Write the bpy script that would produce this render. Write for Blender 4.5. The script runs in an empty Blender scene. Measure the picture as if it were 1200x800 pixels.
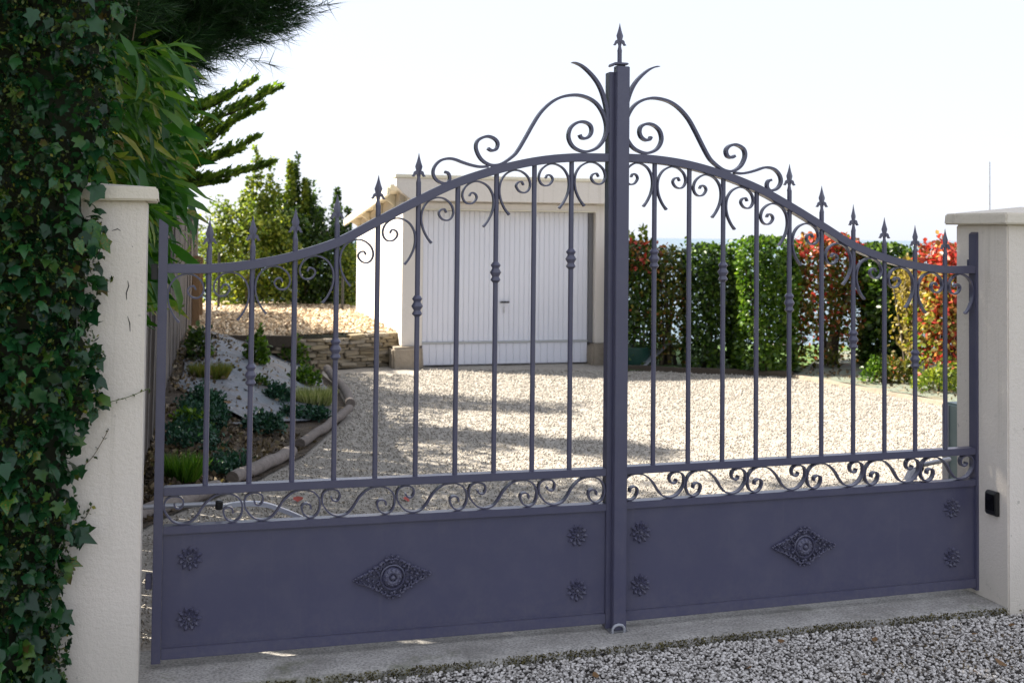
import bpy, math, random
import numpy as np
from mathutils import Vector, Matrix, noise
random.seed(7); RNG = np.random.default_rng(7)
C = bpy.context.scene.collection
sc = bpy.context.scene
rad = math.radians

# ---------------------------------------------------------------- camera (solved from the photograph)
EYE = 1.65
F, CY, PITCH, ROLL = 1387.5, 234.4, 0.030404, 0.009799      # for a 1200x800 frame
cp, sp, cr, sr = math.cos(PITCH), math.sin(PITCH), math.cos(ROLL), math.sin(ROLL)
RM = np.array([[cr, -sr, 0], [sr, cr, 0], [0, 0, 1]]) @ np.array([[1, 0, 0], [0, sp, -cp], [0, cp, sp]])
cd = bpy.data.cameras.new('camera'); cam = bpy.data.objects.new('camera', cd); C.objects.link(cam)
cd.sensor_width = 36; cd.lens = F / 1200 * 36; cd.shift_y = -(400 - CY) / 1200
cd.clip_start = 0.05; cd.clip_end = 20000
cam.matrix_world = Matrix.Translation((0, 0, EYE)) @ Matrix(np.array([RM[0], -RM[1], -RM[2]]).T.tolist()).to_4x4()
cd.dof.use_dof = True; cd.dof.focus_distance = 4.95; cd.dof.aperture_fstop = 5.0
sc.camera = cam

# ---------------------------------------------------------------- light
LIGHT = Vector((1.15, -0.42, -1.0)).normalized()            # the way the sunlight travels
SUND = -LIGHT
w = bpy.data.worlds.new('World'); sc.world = w; w.use_nodes = True
wn = w.node_tree.nodes; wl = w.node_tree.links
sky = wn.new('ShaderNodeTexSky'); sky.sky_type = 'NISHITA'; sky.sun_disc = False
sky.sun_elevation = math.asin(SUND.z); sky.sun_rotation = math.atan2(SUND.x, SUND.y)
sky.air_density = 1.0; sky.dust_density = 1.2; sky.ozone_density = 1.5
wn['Background'].inputs[1].default_value = 0.12
hz = wn.new('ShaderNodeMix'); hz.data_type = 'RGBA'; hz.inputs[0].default_value = .92; hz.inputs[7].default_value = (1.95, 2.04, 2.32, 1)   # a thin even veil of high haze
wl.new(sky.outputs[0], hz.inputs[6]); wl.new(hz.outputs[2], wn['Background'].inputs[0])
sd = bpy.data.lights.new('sun', 'SUN'); sd.energy = 4.0; sd.angle = rad(0.6); sd.color = (1, 0.92, 0.79)
so = bpy.data.objects.new('sun', sd); C.objects.link(so)
so.rotation_euler = LIGHT.to_track_quat('-Z', 'Y').to_euler()
sc.view_settings.view_transform = 'Standard'; sc.view_settings.look = 'None'
sc.view_settings.exposure = 2.0; sc.view_settings.gamma = 1.0

def at(u, v, z=0.0):
    """point of the horizontal plane z seen at photograph position (u, v)"""
    d = RM.T @ np.array([(u - 600) / F, (v - CY) / F, 1]); t = (z - EYE) / d[2]
    return Vector((d[0] * t, d[1] * t, z))

# ---------------------------------------------------------------- helpers: objects
def put(name, mesh, m=None, parent=None, loc=(0, 0, 0), rot=(0, 0, 0)):
    o = bpy.data.objects.new(name, mesh); C.objects.link(o)
    o.location = loc; o.rotation_euler = rot
    if m is not None and mesh is not None and not mesh.materials: mesh.materials.append(m)
    if parent is not None: o.parent = parent
    return o
def thing(name, label, cat, loc=(0, 0, 0), rz=0.0, group=None):
    o = bpy.data.objects.new(name, None); C.objects.link(o); o.location = loc; o.rotation_euler = (0, 0, rz)
    o.empty_display_size = .1
    return tag(o, label, cat, group)
def tag(o, label, cat, group=None):
    o['label'] = label; o['category'] = cat
    if group: o['group'] = group
    return o
def struct(o): o['kind'] = 'structure'; return o
def stuff(o): o['kind'] = 'stuff'; return o

class MB:
    def __init__(s): s.v = []; s.f = []
    def add(s, vs, fs):
        n = len(s.v); s.v += [tuple(a) for a in vs]; s.f += [tuple(i + n for i in f) for f in fs]; return s
    def box(s, a, b, M=None, jit=0):
        x0, y0, z0 = a; x1, y1, z1 = b
        vs = [(x, y, z) for z in (z0, z1) for y in (y0, y1) for x in (x0, x1)]
        if jit: vs = [tuple(c + random.uniform(-jit, jit) for c in v) for v in vs]
        if M is not None: vs = [tuple(M @ Vector(v)) for v in vs]
        return s.add(vs, [(0, 2, 3, 1), (4, 5, 7, 6), (0, 1, 5, 4), (2, 6, 7, 3), (0, 4, 6, 2), (1, 3, 7, 5)])
    def prism(s, prof, y0, y1, axis='y'):
        """closed outline (x,z) pushed from y0 to y1"""
        n = len(prof)
        vs = [(x, y0, z) for x, z in prof] + [(x, y1, z) for x, z in prof]
        if axis == 'x': vs = [(b, a, c) for a, b, c in vs]
        fs = [tuple(range(n - 1, -1, -1)), tuple(range(n, 2 * n))] + [(i, (i + 1) % n, n + (i + 1) % n, n + i) for i in range(n)]
        return s.add(vs, fs)
    def lathe(s, prof, seg=12, c=(0, 0, 0), sx=1, sy=1, ph=0.0):
        vs = []; fs = []
        for r, z in prof:
            for k in range(seg):
                a = 2 * math.pi * k / seg + ph; vs.append((c[0] + r * sx * math.cos(a), c[1] + r * sy * math.sin(a), c[2] + z))
        for i in range(len(prof) - 1):
            for k in range(seg):
                k2 = (k + 1) % seg; fs.append((i * seg + k, i * seg + k2, (i + 1) * seg + k2, (i + 1) * seg + k))
        fs.append(tuple(range(seg - 1, -1, -1))); m = (len(prof) - 1) * seg; fs.append(tuple(range(m, m + seg)))
        return s.add(vs, fs)
    def tube(s, pts, r, seg=8, closed=False):
        pts = [Vector(p) for p in pts]; n = len(pts); rr = r if isinstance(r, (list, tuple)) else [r] * n
        vs = []; fs = []; up = None
        for i, p in enumerate(pts):
            t = (pts[(i + 1) % n if closed else min(i + 1, n - 1)] - pts[(i - 1) % n if closed else max(i - 1, 0)])
            if t.length < 1e-9: t = Vector((0, 0, 1))
            t.normalize()
            if up is None: up = t.orthogonal().normalized()
            up = (up - t * up.dot(t))
            up = t.orthogonal().normalized() if up.length < 1e-6 else up.normalized()
            b = t.cross(up)
            for k in range(seg):
                a = 2 * math.pi * k / seg; vs.append(p + (up * math.cos(a) + b * math.sin(a)) * rr[i])
        for i in range(n if closed else n - 1):
            j = (i + 1) % n
            for k in range(seg):
                k2 = (k + 1) % seg; fs.append((i * seg + k, i * seg + k2, j * seg + k2, j * seg + k))
        if not closed: fs += [tuple(range(seg - 1, -1, -1)), tuple(range((n - 1) * seg, n * seg))]
        return s.add(vs, fs)
    def strip(s, path, t, y0, y1):
        """flat iron bar bent along (x,z) path; t thickness (number or list), depth y0..y1"""
        n = len(path); tt = t if isinstance(t, (list, tuple)) else [t] * n
        vs = []; fs = []
        for i, (x, z) in enumerate(path):
            a = path[min(i + 1, n - 1)]; b = path[max(i - 1, 0)]
            dx, dz = a[0] - b[0], a[1] - b[1]; l = math.hypot(dx, dz) or 1; nx, nz = -dz / l * tt[i] / 2, dx / l * tt[i] / 2
            vs += [(x + nx, y0, z + nz), (x - nx, y0, z - nz), (x - nx, y1, z - nz), (x + nx, y1, z + nz)]
        for i in range(n - 1):
            for k in range(4):
                k2 = (k + 1) % 4; fs.append((i * 4 + k, (i + 1) * 4 + k, (i + 1) * 4 + k2, i * 4 + k2))
        fs += [(0, 1, 2, 3), ((n - 1) * 4 + 3, (n - 1) * 4 + 2, (n - 1) * 4 + 1, (n - 1) * 4)]
        return s.add(vs, fs)
    def mesh(s, name, smooth=False, fn=None, fix=True, bevel=0):
        vs = [fn(v) for v in s.v] if fn else s.v
        me = bpy.data.meshes.new(name); me.from_pydata(vs, [], s.f)
        import bmesh
        if fix or bevel:
            bm = bmesh.new(); bm.from_mesh(me)
            bmesh.ops.recalc_face_normals(bm, faces=bm.faces)
            if bevel:
                es = [e for e in bm.edges if len(e.link_faces) == 2 and e.calc_face_angle(0) > .6]
                bmesh.ops.bevel(bm, geom=es, offset=bevel, segments=2, affect='EDGES', clamp_overlap=True)
            bm.to_mesh(me); bm.free()
        if smooth:
            me.polygons.foreach_set('use_smooth', [True] * len(me.polygons))
            if smooth is not True: me.set_sharp_from_angle(angle=rad(smooth))
        me.update(); return me

def catmull(P, n=6):
    P = [np.array(p, float) for p in P]; out = []
    Q = [2 * P[0] - P[1]] + P + [2 * P[-1] - P[-2]]
    for i in range(1, len(Q) - 2):
        for k in range(n):
            t = k / n; a, b, c, d = Q[i - 1:i + 3]
            out.append(tuple(.5 * (2 * b + (c - a) * t + (2 * a - 5 * b + 4 * c - d) * t * t + (3 * b - a - 3 * c + d) * t ** 3)))
    out.append(tuple(P[-1])); return out

def rand_rot(n, up=None, spread=math.pi):
    """n random rotation matrices"""
    q = RNG.normal(size=(n, 4)); q /= np.linalg.norm(q, axis=1)[:, None]
    w_, x, y, z = q.T
    return np.stack([1 - 2 * (y * y + z * z), 2 * (x * y - z * w_), 2 * (x * z + y * w_), 2 * (x * y + z * w_), 1 - 2 * (x * x + z * z), 2 * (y * z - x * w_),
                     2 * (x * z - y * w_), 2 * (y * z + x * w_), 1 - 2 * (x * x + y * y)], 1).reshape(n, 3, 3)
def frames(D, N):
    """rotation matrices with local y along D and local z near N"""
    D = D / np.linalg.norm(D, axis=1)[:, None]
    X = np.cross(D, N); X /= (np.linalg.norm(X, axis=1)[:, None] + 1e-9); Z = np.cross(X, D)
    return np.stack([X, D, Z], 2)
def cloud(name, tpl, P, Rm, S, m, tint=None, smooth=False):
    """one mesh of many copies of the little template tpl=(verts, faces)"""
    tv = np.array(tpl[0], float); tf = tpl[1]; n = len(P); S = np.asarray(S, float)
    if S.ndim == 1: S = S[:, None].repeat(3, 1)
    V = np.einsum('nij,nkj->nki', Rm, tv[None] * S[:, None, :]) + np.asarray(P)[:, None, :]
    k = len(tv); me = bpy.data.meshes.new(name)
    loops = np.concatenate([np.array(f) for f in tf]); cnt = np.array([len(f) for f in tf])
    L = (loops[None] + (np.arange(n) * k)[:, None]).ravel()
    starts = np.concatenate([[0], np.cumsum(np.tile(cnt, n))[:-1]])
    me.vertices.add(n * k); me.vertices.foreach_set('co', V.astype(np.float32).ravel())
    me.loops.add(len(L)); me.loops.foreach_set('vertex_index', L.astype(np.int32))
    me.polygons.add(n * len(tf)); me.polygons.foreach_set('loop_start', starts.astype(np.int32))
    if tint is None: tint = RNG.random(n)
    at_ = me.attributes.new('tint', 'FLOAT', 'POINT'); at_.data.foreach_set('value', np.repeat(tint, k).astype(np.float32))
    if smooth: me.polygons.foreach_set('use_smooth', [True] * len(me.polygons))
    me.update(calc_edges=True); me.validate(); me.materials.append(m); return me

# ---------------------------------------------------------------- helpers: materials
class NT:
    def __init__(s, name):
        s.m = bpy.data.materials.new(name); s.m.use_nodes = True; s.t = s.m.node_tree; s.n = s.t.nodes
        s.b = s.n['Principled BSDF']; s.out = s.n['Material Output']; s.x = s.new('ShaderNodeTexCoord').outputs['Object']
    def new(s, k): return s.n.new(k)
    def link(s, a, b): s.t.links.new(a, b)
    def noise(s, scale, detail=4, rough=.55, vec=None, dist=0):
        n = s.new('ShaderNodeTexNoise'); n.inputs['Scale'].default_value = scale; n.inputs['Detail'].default_value = detail
        n.inputs['Roughness'].default_value = rough; n.inputs['Distortion'].default_value = dist; s.link(vec or s.x, n.inputs['Vector']); return n.outputs['Fac']
    def voro(s, scale, feature='F1', out='Distance', vec=None):
        n = s.new('ShaderNodeTexVoronoi'); n.feature = feature; n.inputs['Scale'].default_value = scale; s.link(vec or s.x, n.inputs['Vector']); return n.outputs[out]
    def ramp(s, fac, stops):
        r = s.new('ShaderNodeValToRGB'); e = r.color_ramp.elements
        while len(e) < len(stops): e.new(.5)
        for i, (p, c) in enumerate(stops): e[i].position = p; e[i].color = (*c, 1) if not isinstance(c, (int, float)) else (c, c, c, 1)
        s.link(fac, r.inputs[0]); return r.outputs[0]
    def mix(s, fac, a, b, mode='MIX'):
        x = s.new('ShaderNodeMix'); x.data_type = 'RGBA'; x.blend_type = mode
        for inp, val in ((x.inputs[0], fac), (x.inputs[6], a), (x.inputs[7], b)):
            if hasattr(val, 'links') or hasattr(val, 'is_linked'): s.link(val, inp)
            elif inp.type == 'VALUE': inp.default_value = val
            else: inp.default_value = (*val, 1) if not isinstance(val, (int, float)) else (val, val, val, 1)
        return x.outputs[2]
    def math(s, op, a, b=0.0, clamp=False):
        x = s.new('ShaderNodeMath'); x.operation = op; x.use_clamp = clamp
        for inp, val in ((x.inputs[0], a), (x.inputs[1], b)):
            if isinstance(val, (int, float)): inp.default_value = val
            else: s.link(val, inp)
        return x.outputs[0]
    def sep(s, axis, vec=None):
        x = s.new('ShaderNodeSeparateXYZ'); s.link(vec or s.x, x.inputs[0]); return x.outputs[axis]
    def attr(s, name='tint'):
        a = s.new('ShaderNodeAttribute'); a.attribute_name = name; return a.outputs['Fac']
    def objrand(s): return s.new('ShaderNodeObjectInfo').outputs['Random']
    def col(s, c): 
        if hasattr(c, 'is_linked'): s.link(c, s.b.inputs['Base Color'])
        else: s.b.inputs['Base Color'].default_value = (*c, 1)
        return s
    def bump(s, h, strength=.3, dist=.01):
        n = s.new('ShaderNodeBump'); n.inputs['Strength'].default_value = strength; n.inputs['Distance'].default_value = dist
        s.link(h, n.inputs['Height']); s.link(n.outputs[0], s.b.inputs['Normal']); return s
    def rough(s, r):
        if hasattr(r, 'is_linked'): s.link(r, s.b.inputs['Roughness'])
        else: s.b.inputs['Roughness'].default_value = r
        return s
    def spec(s, v): s.b.inputs['Specular IOR Level'].default_value = v; return s

def leaf_mat(name, stops, rough=.45, trans=.3, obj=False, spec=.4, tt=(1.6, 1.7, .7)):
    t = NT(name); f = t.objrand() if obj else t.attr()
    n = t.noise(9, 2); f = t.math('ADD', f, t.math('MULTIPLY', t.math('SUBTRACT', n, .5), .35), clamp=True)
    c = t.ramp(f, stops); t.col(c).rough(rough).spec(spec)
    tr = t.new('ShaderNodeBsdfTranslucent'); cc = t.mix(1.0, c, tt, 'MULTIPLY'); t.link(cc, tr.inputs[0])
    mx = t.new('ShaderNodeMixShader'); mx.inputs[0].default_value = trans
    t.link(t.b.outputs[0], mx.inputs[1]); t.link(tr.outputs[0], mx.inputs[2]); t.link(mx.outputs[0], t.out.inputs[0]); return t.m

# painted iron of the gate
t = NT('painted_iron'); n1 = t.noise(2.3, 3); n2 = t.noise(260, 2)
dust = t.ramp(t.noise(7, 6, .7), [(.45, 0.0), (.8, 1.0)])
c = t.mix(n1, (.067, .066, .117), (.078, .077, .132)); c = t.mix(t.math('MULTIPLY', dust, .12), c, (.24, .23, .24))
spl = t.math('MULTIPLY', t.ramp(t.sep(2), [(.02, 1.0), (.22, 0.0)]), t.ramp(t.noise(38, 5, .75), [(.42, 0.0), (.72, 1.0)])); c = t.mix(t.math('MULTIPLY', spl, .2), c, (.22, .20, .18))
mp = t.new('ShaderNodeMapping'); mp.inputs['Scale'].default_value = (22, 22, 1.1); t.link(t.x, mp.inputs[0]); stk = t.ramp(t.noise(1.0, 4, .7, mp.outputs[0]), [(.6, 0.0), (.8, 1.0)]); c = t.mix(t.math('MULTIPLY', stk, .10), c, (.25, .24, .24))
t.b.inputs['Coat Weight'].default_value = .35; t.b.inputs['Coat Roughness'].default_value = .22
t.col(c).rough(t.math('ADD', .32, t.math('MULTIPLY', n1, .14))).bump(n2, .06, .001).spec(.45); IRON = t.m
# plaster of the gate pillars
def plaster(name, a, b, scale=1, grime=.35):
    t = NT(name); g = t.noise(170 * scale, 4, .6); g2 = t.noise(60 * scale, 3, .6); st = t.noise(3.5, 5, .65)
    z = t.sep(2); low = t.ramp(z, [(0.0, 1.0), (.35, 0.0)])
    c = t.mix(st, a, b); sm = t.ramp(t.noise(11, 6, .7), [(.62, 0.0), (.8, 1.0)])
    c = t.mix(t.math('MULTIPLY', sm, grime), c, (.20, .19, .13)); c = t.mix(t.math('MULTIPLY', t.math('MULTIPLY', low, st), .6), c, (.22, .22, .14))
    mp = t.new('ShaderNodeMapping'); mp.inputs['Scale'].default_value = (26, 26, .9); t.link(t.x, mp.inputs[0]); stk = t.ramp(t.noise(1.0, 5, .7, mp.outputs[0]), [(.55, 0.0), (.8, 1.0)])
    hi_ = t.ramp(z, [(.5, .15), (1.0, 1.0)]); c = t.mix(t.math('MULTIPLY', t.math('MULTIPLY', stk, hi_), .40), c, (.30, .27, .20))
    pk = t.ramp(t.noise(27, 3, .5), [(.70, 0.0), (.74, 1.0)]); c = t.mix(t.math('MULTIPLY', pk, grime * .8), c, (.10, .09, .07))
    t.col(c).rough(.93).bump(t.math('ADD', t.math('MULTIPLY', g, .6), g2), .5, .006).spec(.2); return t.m
PLASTER = plaster('cream_render', (.75, .675, .595), (.82, .755, .68))
CAP = plaster('cap_stone', (.68, .61, .51), (.77, .71, .61), .6, .7)
GWALL = plaster('garage_render', (.70, .655, .60), (.76, .71, .66), .5, .15)
TRIM = plaster('cream_trim', (.76, .70, .55), (.82, .78, .66), .5, .2)
def simple(name, c, r=.5, metal=0, var=.0, bump=0, scale=20, spec=.5):
    t = NT(name)
    if var: n = t.noise(scale, 5, .6); c = t.mix(n, tuple(x * (1 - var) for x in c), tuple(min(1, x * (1 + var)) for x in c))
    t.col(c).rough(r).spec(spec); t.b.inputs['Metallic'].default_value = metal
    if bump: t.bump(t.noise(scale * 4, 4), bump, .004)
    return t.m
DOORW = simple('white_door_paint', (.75, .76, .83), .45, var=.04, scale=2)
DARK = simple('black_plastic', (.012, .012, .013), .35)
STEEL = simple('galvanised_steel', (.42, .43, .47), .4, .6, var=.15)
GREYB = simple('grey_green_plastic', (.22, .28, .27), .5, var=.05)
RUBB = simple('grey_gap_strip', (.16, .16, .17), .7)
BLACKW = simple('black_wire_paint', (.02, .02, .02), .5)
# concrete threshold
t = NT('weathered_concrete'); a = t.noise(4, 6, .7); b = t.noise(90, 4, .7); s = t.noise(380, 2)
c = t.mix(t.ramp(a, [(.35, 0.0), (.65, 1.0)]), (.30, .28, .25), (.54, .51, .47)); c = t.mix(t.ramp(b, [(.4, 0.0), (.75, 1.0)]), c, (.12, .12, .115))
mo = t.math('MULTIPLY', t.ramp(t.math('MULTIPLY', t.sep(1), -1.0), [(.185, 0.0), (.225, 1.0)]), t.ramp(t.noise(9, 6, .75), [(.42, 0.0), (.58, 1.0)]))
c = t.mix(t.math('MULTIPLY', mo, .85), c, (.10, .10, .025))
mo2 = t.ramp(t.noise(3.1, 5, .7), [(.58, 0.0), (.72, 1.0)]); c = t.mix(t.math('MULTIPLY', mo2, .6), c, (.11, .12, .05))
t.col(c).rough(.9).bump(t.math('ADD', t.math('MULTIPLY', b, .8), t.math('MULTIPLY', s, .3)), .6, .006); CONC = t.m
# soil under the forecourt chips, chips
t = NT('dark_grit'); v = t.voro(75, out='Color'); g = t.new('ShaderNodeSeparateColor'); t.link(v, g.inputs[0])
c = t.ramp(g.outputs[0], [(0, (.03, .025, .02)), (.6, (.08, .07, .06)), (1, (.22, .20, .18))]); vd = t.voro(75)
t.col(c).rough(.9).bump(vd, .8, .01); GRIT = t.m
t = NT('stone_chips'); f = t.attr(); c = t.ramp(f, [(0, (.05, .04, .035)), (.2, (.22, .20, .18)), (.42, (.54, .505, .465)), (1, (.80, .76, .71))])
c = t.mix(t.ramp(t.noise(60, 3), [(.5, 0.0), (.8, .5)]), c, (.14, .12, .09)); t.col(c).rough(.75).bump(t.noise(300, 2), .3, .002); CHIPS = t.m
# yard gravel
def gravel(name, lo, mid, hi, sc_=60):
    t = NT(name); v = t.voro(sc_, out='Color'); g = t.new('ShaderNodeSeparateColor'); t.link(v, g.inputs[0])
    c = t.ramp(g.outputs[0], [(0, lo), (.35, mid), (1, hi)]); big = t.noise(1.1, 5, .6); c = t.mix(t.math('MULTIPLY', big, .35), c, lo)
    dirt = t.ramp(t.noise(3.2, 6, .7), [(.5, 0.0), (.75, .6)]); c = t.mix(dirt, c, tuple(x * .8 for x in mid))
    vd = t.voro(sc_); v2 = t.noise(14, 5, .7)
    t.col(c).rough(.92).spec(.2).bump(t.math('ADD', t.math('MULTIPLY', vd, -.7), t.math('MULTIPLY', v2, 1.1)), .5, .02); return t.m
YARD = gravel('yard_gravel', (.27, .245, .21), (.36, .33, .29), (.44, .405, .355), 50)
MULCH = gravel('pale_mulch', (.20, .14, .08), (.48, .38, .26), (.72, .60, .44), 28)
t = NT('loose_gravel'); f = t.attr(); t.col(t.ramp(f, [(0, (.26, .235, .20)), (.3, (.37, .34, .295)), (1, (.48, .44, .385))])).rough(.9); LOOSE = t.m
t = NT('bark_chips'); f = t.attr(); t.col(t.ramp(f, [(0, (.12, .07, .035)), (.4, (.42, .31, .19)), (1, (.72, .60, .44))])).rough(.9); BARK = t.m
t = NT('soil'); a = t.noise(9, 6, .7); t.col(t.ramp(a, [(.3, (.03, .022, .015)), (.6, (.10, .075, .05)), (.8, (.20, .16, .11))])).rough(.95).bump(a, .8, .05); SOIL = t.m
t = NT('weed_fabric'); a = t.noise(2.2, 5, .65); b = t.noise(25, 3); c = t.mix(a, (.08, .12, .13), (.20, .195, .23))
c = t.mix(t.ramp(t.noise(5, 5, .7), [(.48, 0.0), (.66, .75)]), c, (.13, .10, .075)); t.col(c).rough(.6).bump(t.noise(6, 5, .6, dist=1.2), .8, .04); FABRIC = t.m
t = NT('pale_fabric'); a = t.noise(2.2, 5, .65); c = t.mix(a, (.12, .16, .12), (.24, .25, .20)); c = t.mix(t.ramp(t.noise(6, 5, .7), [(.48, 0.0), (.66, .8)]), c, (.20, .14, .08)); t.col(c).rough(.7).bump(t.noise(6, 5), .5, .03); PALEFAB = t.m
t = NT('lawn'); a = t.noise(30, 5, .7); t.col(t.ramp(a, [(.3, (.05, .10, .02)), (.7, (.14, .24, .05))])).rough(.9).bump(a, .8, .03); LAWN = t.m
t = NT('rough_ground'); a = t.noise(.6, 6, .7); t.col(t.ramp(a, [(.3, (.06, .08, .03)), (.7, (.16, .15, .10))])).rough(.95).bump(t.noise(12, 5), .6, .05); ROUGH = t.m
t = NT('sea_water'); t.col((.10, .16, .20)).rough(.28).bump(t.noise(1.2, 4, .6), .5, .25); SEA = t.m
# wood, stone
def wood(name, a, b, sc_=(8, 8, 1.2)):
    t = NT(name); mp = t.new('ShaderNodeMapping'); mp.inputs['Scale'].default_value = sc_; t.link(t.x, mp.inputs[0])
    n = t.noise(6, 5, .65, mp.outputs[0], 1.0); r = t.objrand(); c = t.mix(n, a, b); c = t.mix(t.math('MULTIPLY', r, .5), c, tuple(x * .55 for x in a))
    t.col(c).rough(.9).bump(n, .5, .01); return t.m
PLANK = wood('weathered_plank', (.07, .06, .055), (.19, .165, .15)); POSTW = wood('brown_post', (.16, .09, .04), (.34, .22, .12))
LOGM = wood('grey_log', (.09, .07, .055), (.40, .35, .32), (3, 3, 3)); BARKM = wood('bark', (.035, .028, .02), (.11, .085, .06), (6, 6, 2))
t = NT('dry_stone'); n = t.noise(9, 5, .65); r = t.objrand(); c = t.mix(n, (.17, .13, .07), (.42, .34, .22)); c = t.mix(t.math('MULTIPLY', r, .75), c, (.27, .24, .20))
t.col(c).rough(.9).bump(t.noise(25, 5), .6, .015); STONE = t.m
t = NT('block_concrete'); n = t.noise(6, 6, .7); t.col(t.mix(n, (.16, .13, .10), (.44, .38, .30))).rough(.95).bump(t.noise(20, 5), .6, .02); BLOCK = t.m

# ================================================================ SETTING
def sheet(name, xs, ys, zf, m, smooth=True):
    v = [(x, y, zf(x, y)) for y in ys for x in xs]; nx = len(xs)
    f = [(j * nx + i, j * nx + i + 1, (j + 1) * nx + i + 1, (j + 1) * nx + i) for j in range(len(ys) - 1) for i in range(nx - 1)]
    b = MB(); b.v = v; b.f = f; return put(name, b.mesh(name, smooth, fix=False), m)
GX, GY, YL = -1.3119, 4.5261, 0.2810
HX, HY, YR = 2.182, 5.568, 0.2984
n_back = Vector((-math.sin(YL), math.cos(YL), 0)); a_dir = Vector((math.cos(YL), math.sin(YL), 0))
def lin(a, b, n): return [a + (b - a) * i / (n - 1) for i in range(n)]
# plateau ground, falling to the sea shore behind the hedge
def plateau(x, y):
    e = 18.5 if x > -1 else (18.5 + min(1, (-1 - x) / 4) * 12)
    t = max(0, min(1, (y - e) / 6)); return -.06 - 4.6 * t * t * (3 - 2 * t)
struct(sheet('ground', [-90, -60, -30, -16, -10, -7, -5, -3.5, -2, -1, 0, 1.5, 3, 5, 8, 12, 20, 35, 60, 90], [-60, -30, -10, 0, 4, 8, 12, 15, 17, 18.5, 19.5, 20.5, 21.5, 22.5, 24, 26, 28, 30.5, 32, 34, 37, 45], plateau, ROUGH))
b = MB(); b.add([(-6000, 24, -4.2), (6000, 24, -4.2), (6000, 9000, -4.2), (-6000, 9000, -4.2)], [(0, 1, 2, 3)]); struct(put('sea', b.mesh('sea', fix=False), SEA))

# forecourt grit + yard gravel (local frame along the gate line)

def gl(s, d, z=0.0):
    """point s metres along the gate line from the left hinge, d metres behind the gate face"""
    p = Vector((GX, GY, z)) + a_dir * s + n_back * d; return p
def hgt(x, y, a=.012, f=1.3): return a * (noise.noise(Vector((x * f, y * f, 3.1))) + .5 * noise.noise(Vector((x * f * 3, y * f * 3, 9))))
xs = lin(-4, 8, 60); ys = lin(-2.6, -.10, 22)
v = []; 
b = MB()
for d in ys:
    for s_ in xs: p = gl(s_, d); v.append((p.x, p.y, -.045 + hgt(p.x, p.y, .006)))
b.v = v; b.f = [(j * 60 + i, j * 60 + i + 1, (j + 1) * 60 + i + 1, (j + 1) * 60 + i) for j in range(21) for i in range(59)]
struct(put('forecourt', b.mesh('forecourt', True, fix=False), GRIT))
b = MB(); v = []; NX, NY = 110, 120
for d in lin(.06, 12.2, NY):
    for s_ in lin(-1.4, 9.5, NX): p = gl(s_, d); v.append((p.x, p.y, hgt(p.x, p.y) - .012))
b.v = v; b.f = [(j * NX + i, j * NX + i + 1, (j + 1) * NX + i + 1, (j + 1) * NX + i) for j in range(NY - 1) for i in range(NX - 1)]
struct(put('gravel_yard', b.mesh('gravel_yard', True, fix=False), YARD))

# threshold
b = MB(); n = 90; fr = []; 
for i in range(n):
    s_ = -.42 + 4.35 * i / (n - 1); base = -(.235 - .028 * (s_ + .2)) if s_ > 0 else -.24
    if s_ > 3.0: base = -.152
    d = base + .006 * noise.noise(Vector((s_ * 9, 0, 0))) + .004 * noise.noise(Vector((s_ * 31, 5, 0)))
    fr.append((s_, d))
rows = []
for s_, d in fr:
    e = .004 * noise.noise(Vector((s_ * 20, 3, 0)))
    rows.append([(s_, d + .002, -.09), (s_, d, -.012 + e), (s_, d + .012, -.003 + e), (s_, d + .1, 0.0), (s_, .05, .002), (s_, .22, .002), (s_, .222, -.09)])
for r in rows: b.v += r
b.f = [(i * 7 + k, (i + 1) * 7 + k, (i + 1) * 7 + k + 1, i * 7 + k + 1) for i in range(n - 1) for k in range(6)]
struct(put('threshold', b.mesh('threshold', True), CONC, loc=(GX, GY, 0), rot=(0, 0, YL)))

# moss and dirt along the front lip of the threshold
PM = []
for _ in range(11000):
    i = random.randrange(n); s_, d = fr[i]; s_ += random.uniform(-.024, .024)
    if noise.noise(Vector((s_ * 4.5, 2, 0))) + noise.noise(Vector((s_ * 23, 2, 0))) * .5 < random.uniform(-.7, .1): continue
    q = gl(s_, d + random.gauss(-.001, .0045), -.014 + random.uniform(-.022, .010)); PM.append(tuple(q))
PM = np.array(PM)
MOSS = leaf_mat('moss', [(0, (.030, .024, .012)), (.5, (.085, .072, .022)), (1, (.19, .16, .055))], .9, .1)
stuff(tag(put('moss_line', cloud('moss_line', ([(0, 0, 0), (.4, .5, .3), (0, 1, 0), (-.4, .5, .2)], [(0, 1, 2), (0, 2, 3)]), PM, rand_rot(len(PM)), RNG.uniform(.004, .011, len(PM)), MOSS)), 'moss and dirt growing along the front lip of the concrete threshold', 'moss'))
SHARD = ([(-1, -.45, -.2), (.15, -.8, -.25), (1.05, -.1, -.2), (.35, .75, -.2), (-.65, .6, -.25), (-.8, -.35, .25), (.1, -.6, .3), (.8, -.05, .2), (.25, .55, .3), (-.5, .45, .2)], [(4, 3, 2, 1, 0), (5, 6, 7, 8, 9), (0, 1, 6, 5), (1, 2, 7, 6), (2, 3, 8, 7), (3, 4, 9, 8), (4, 0, 5, 9)])
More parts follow.
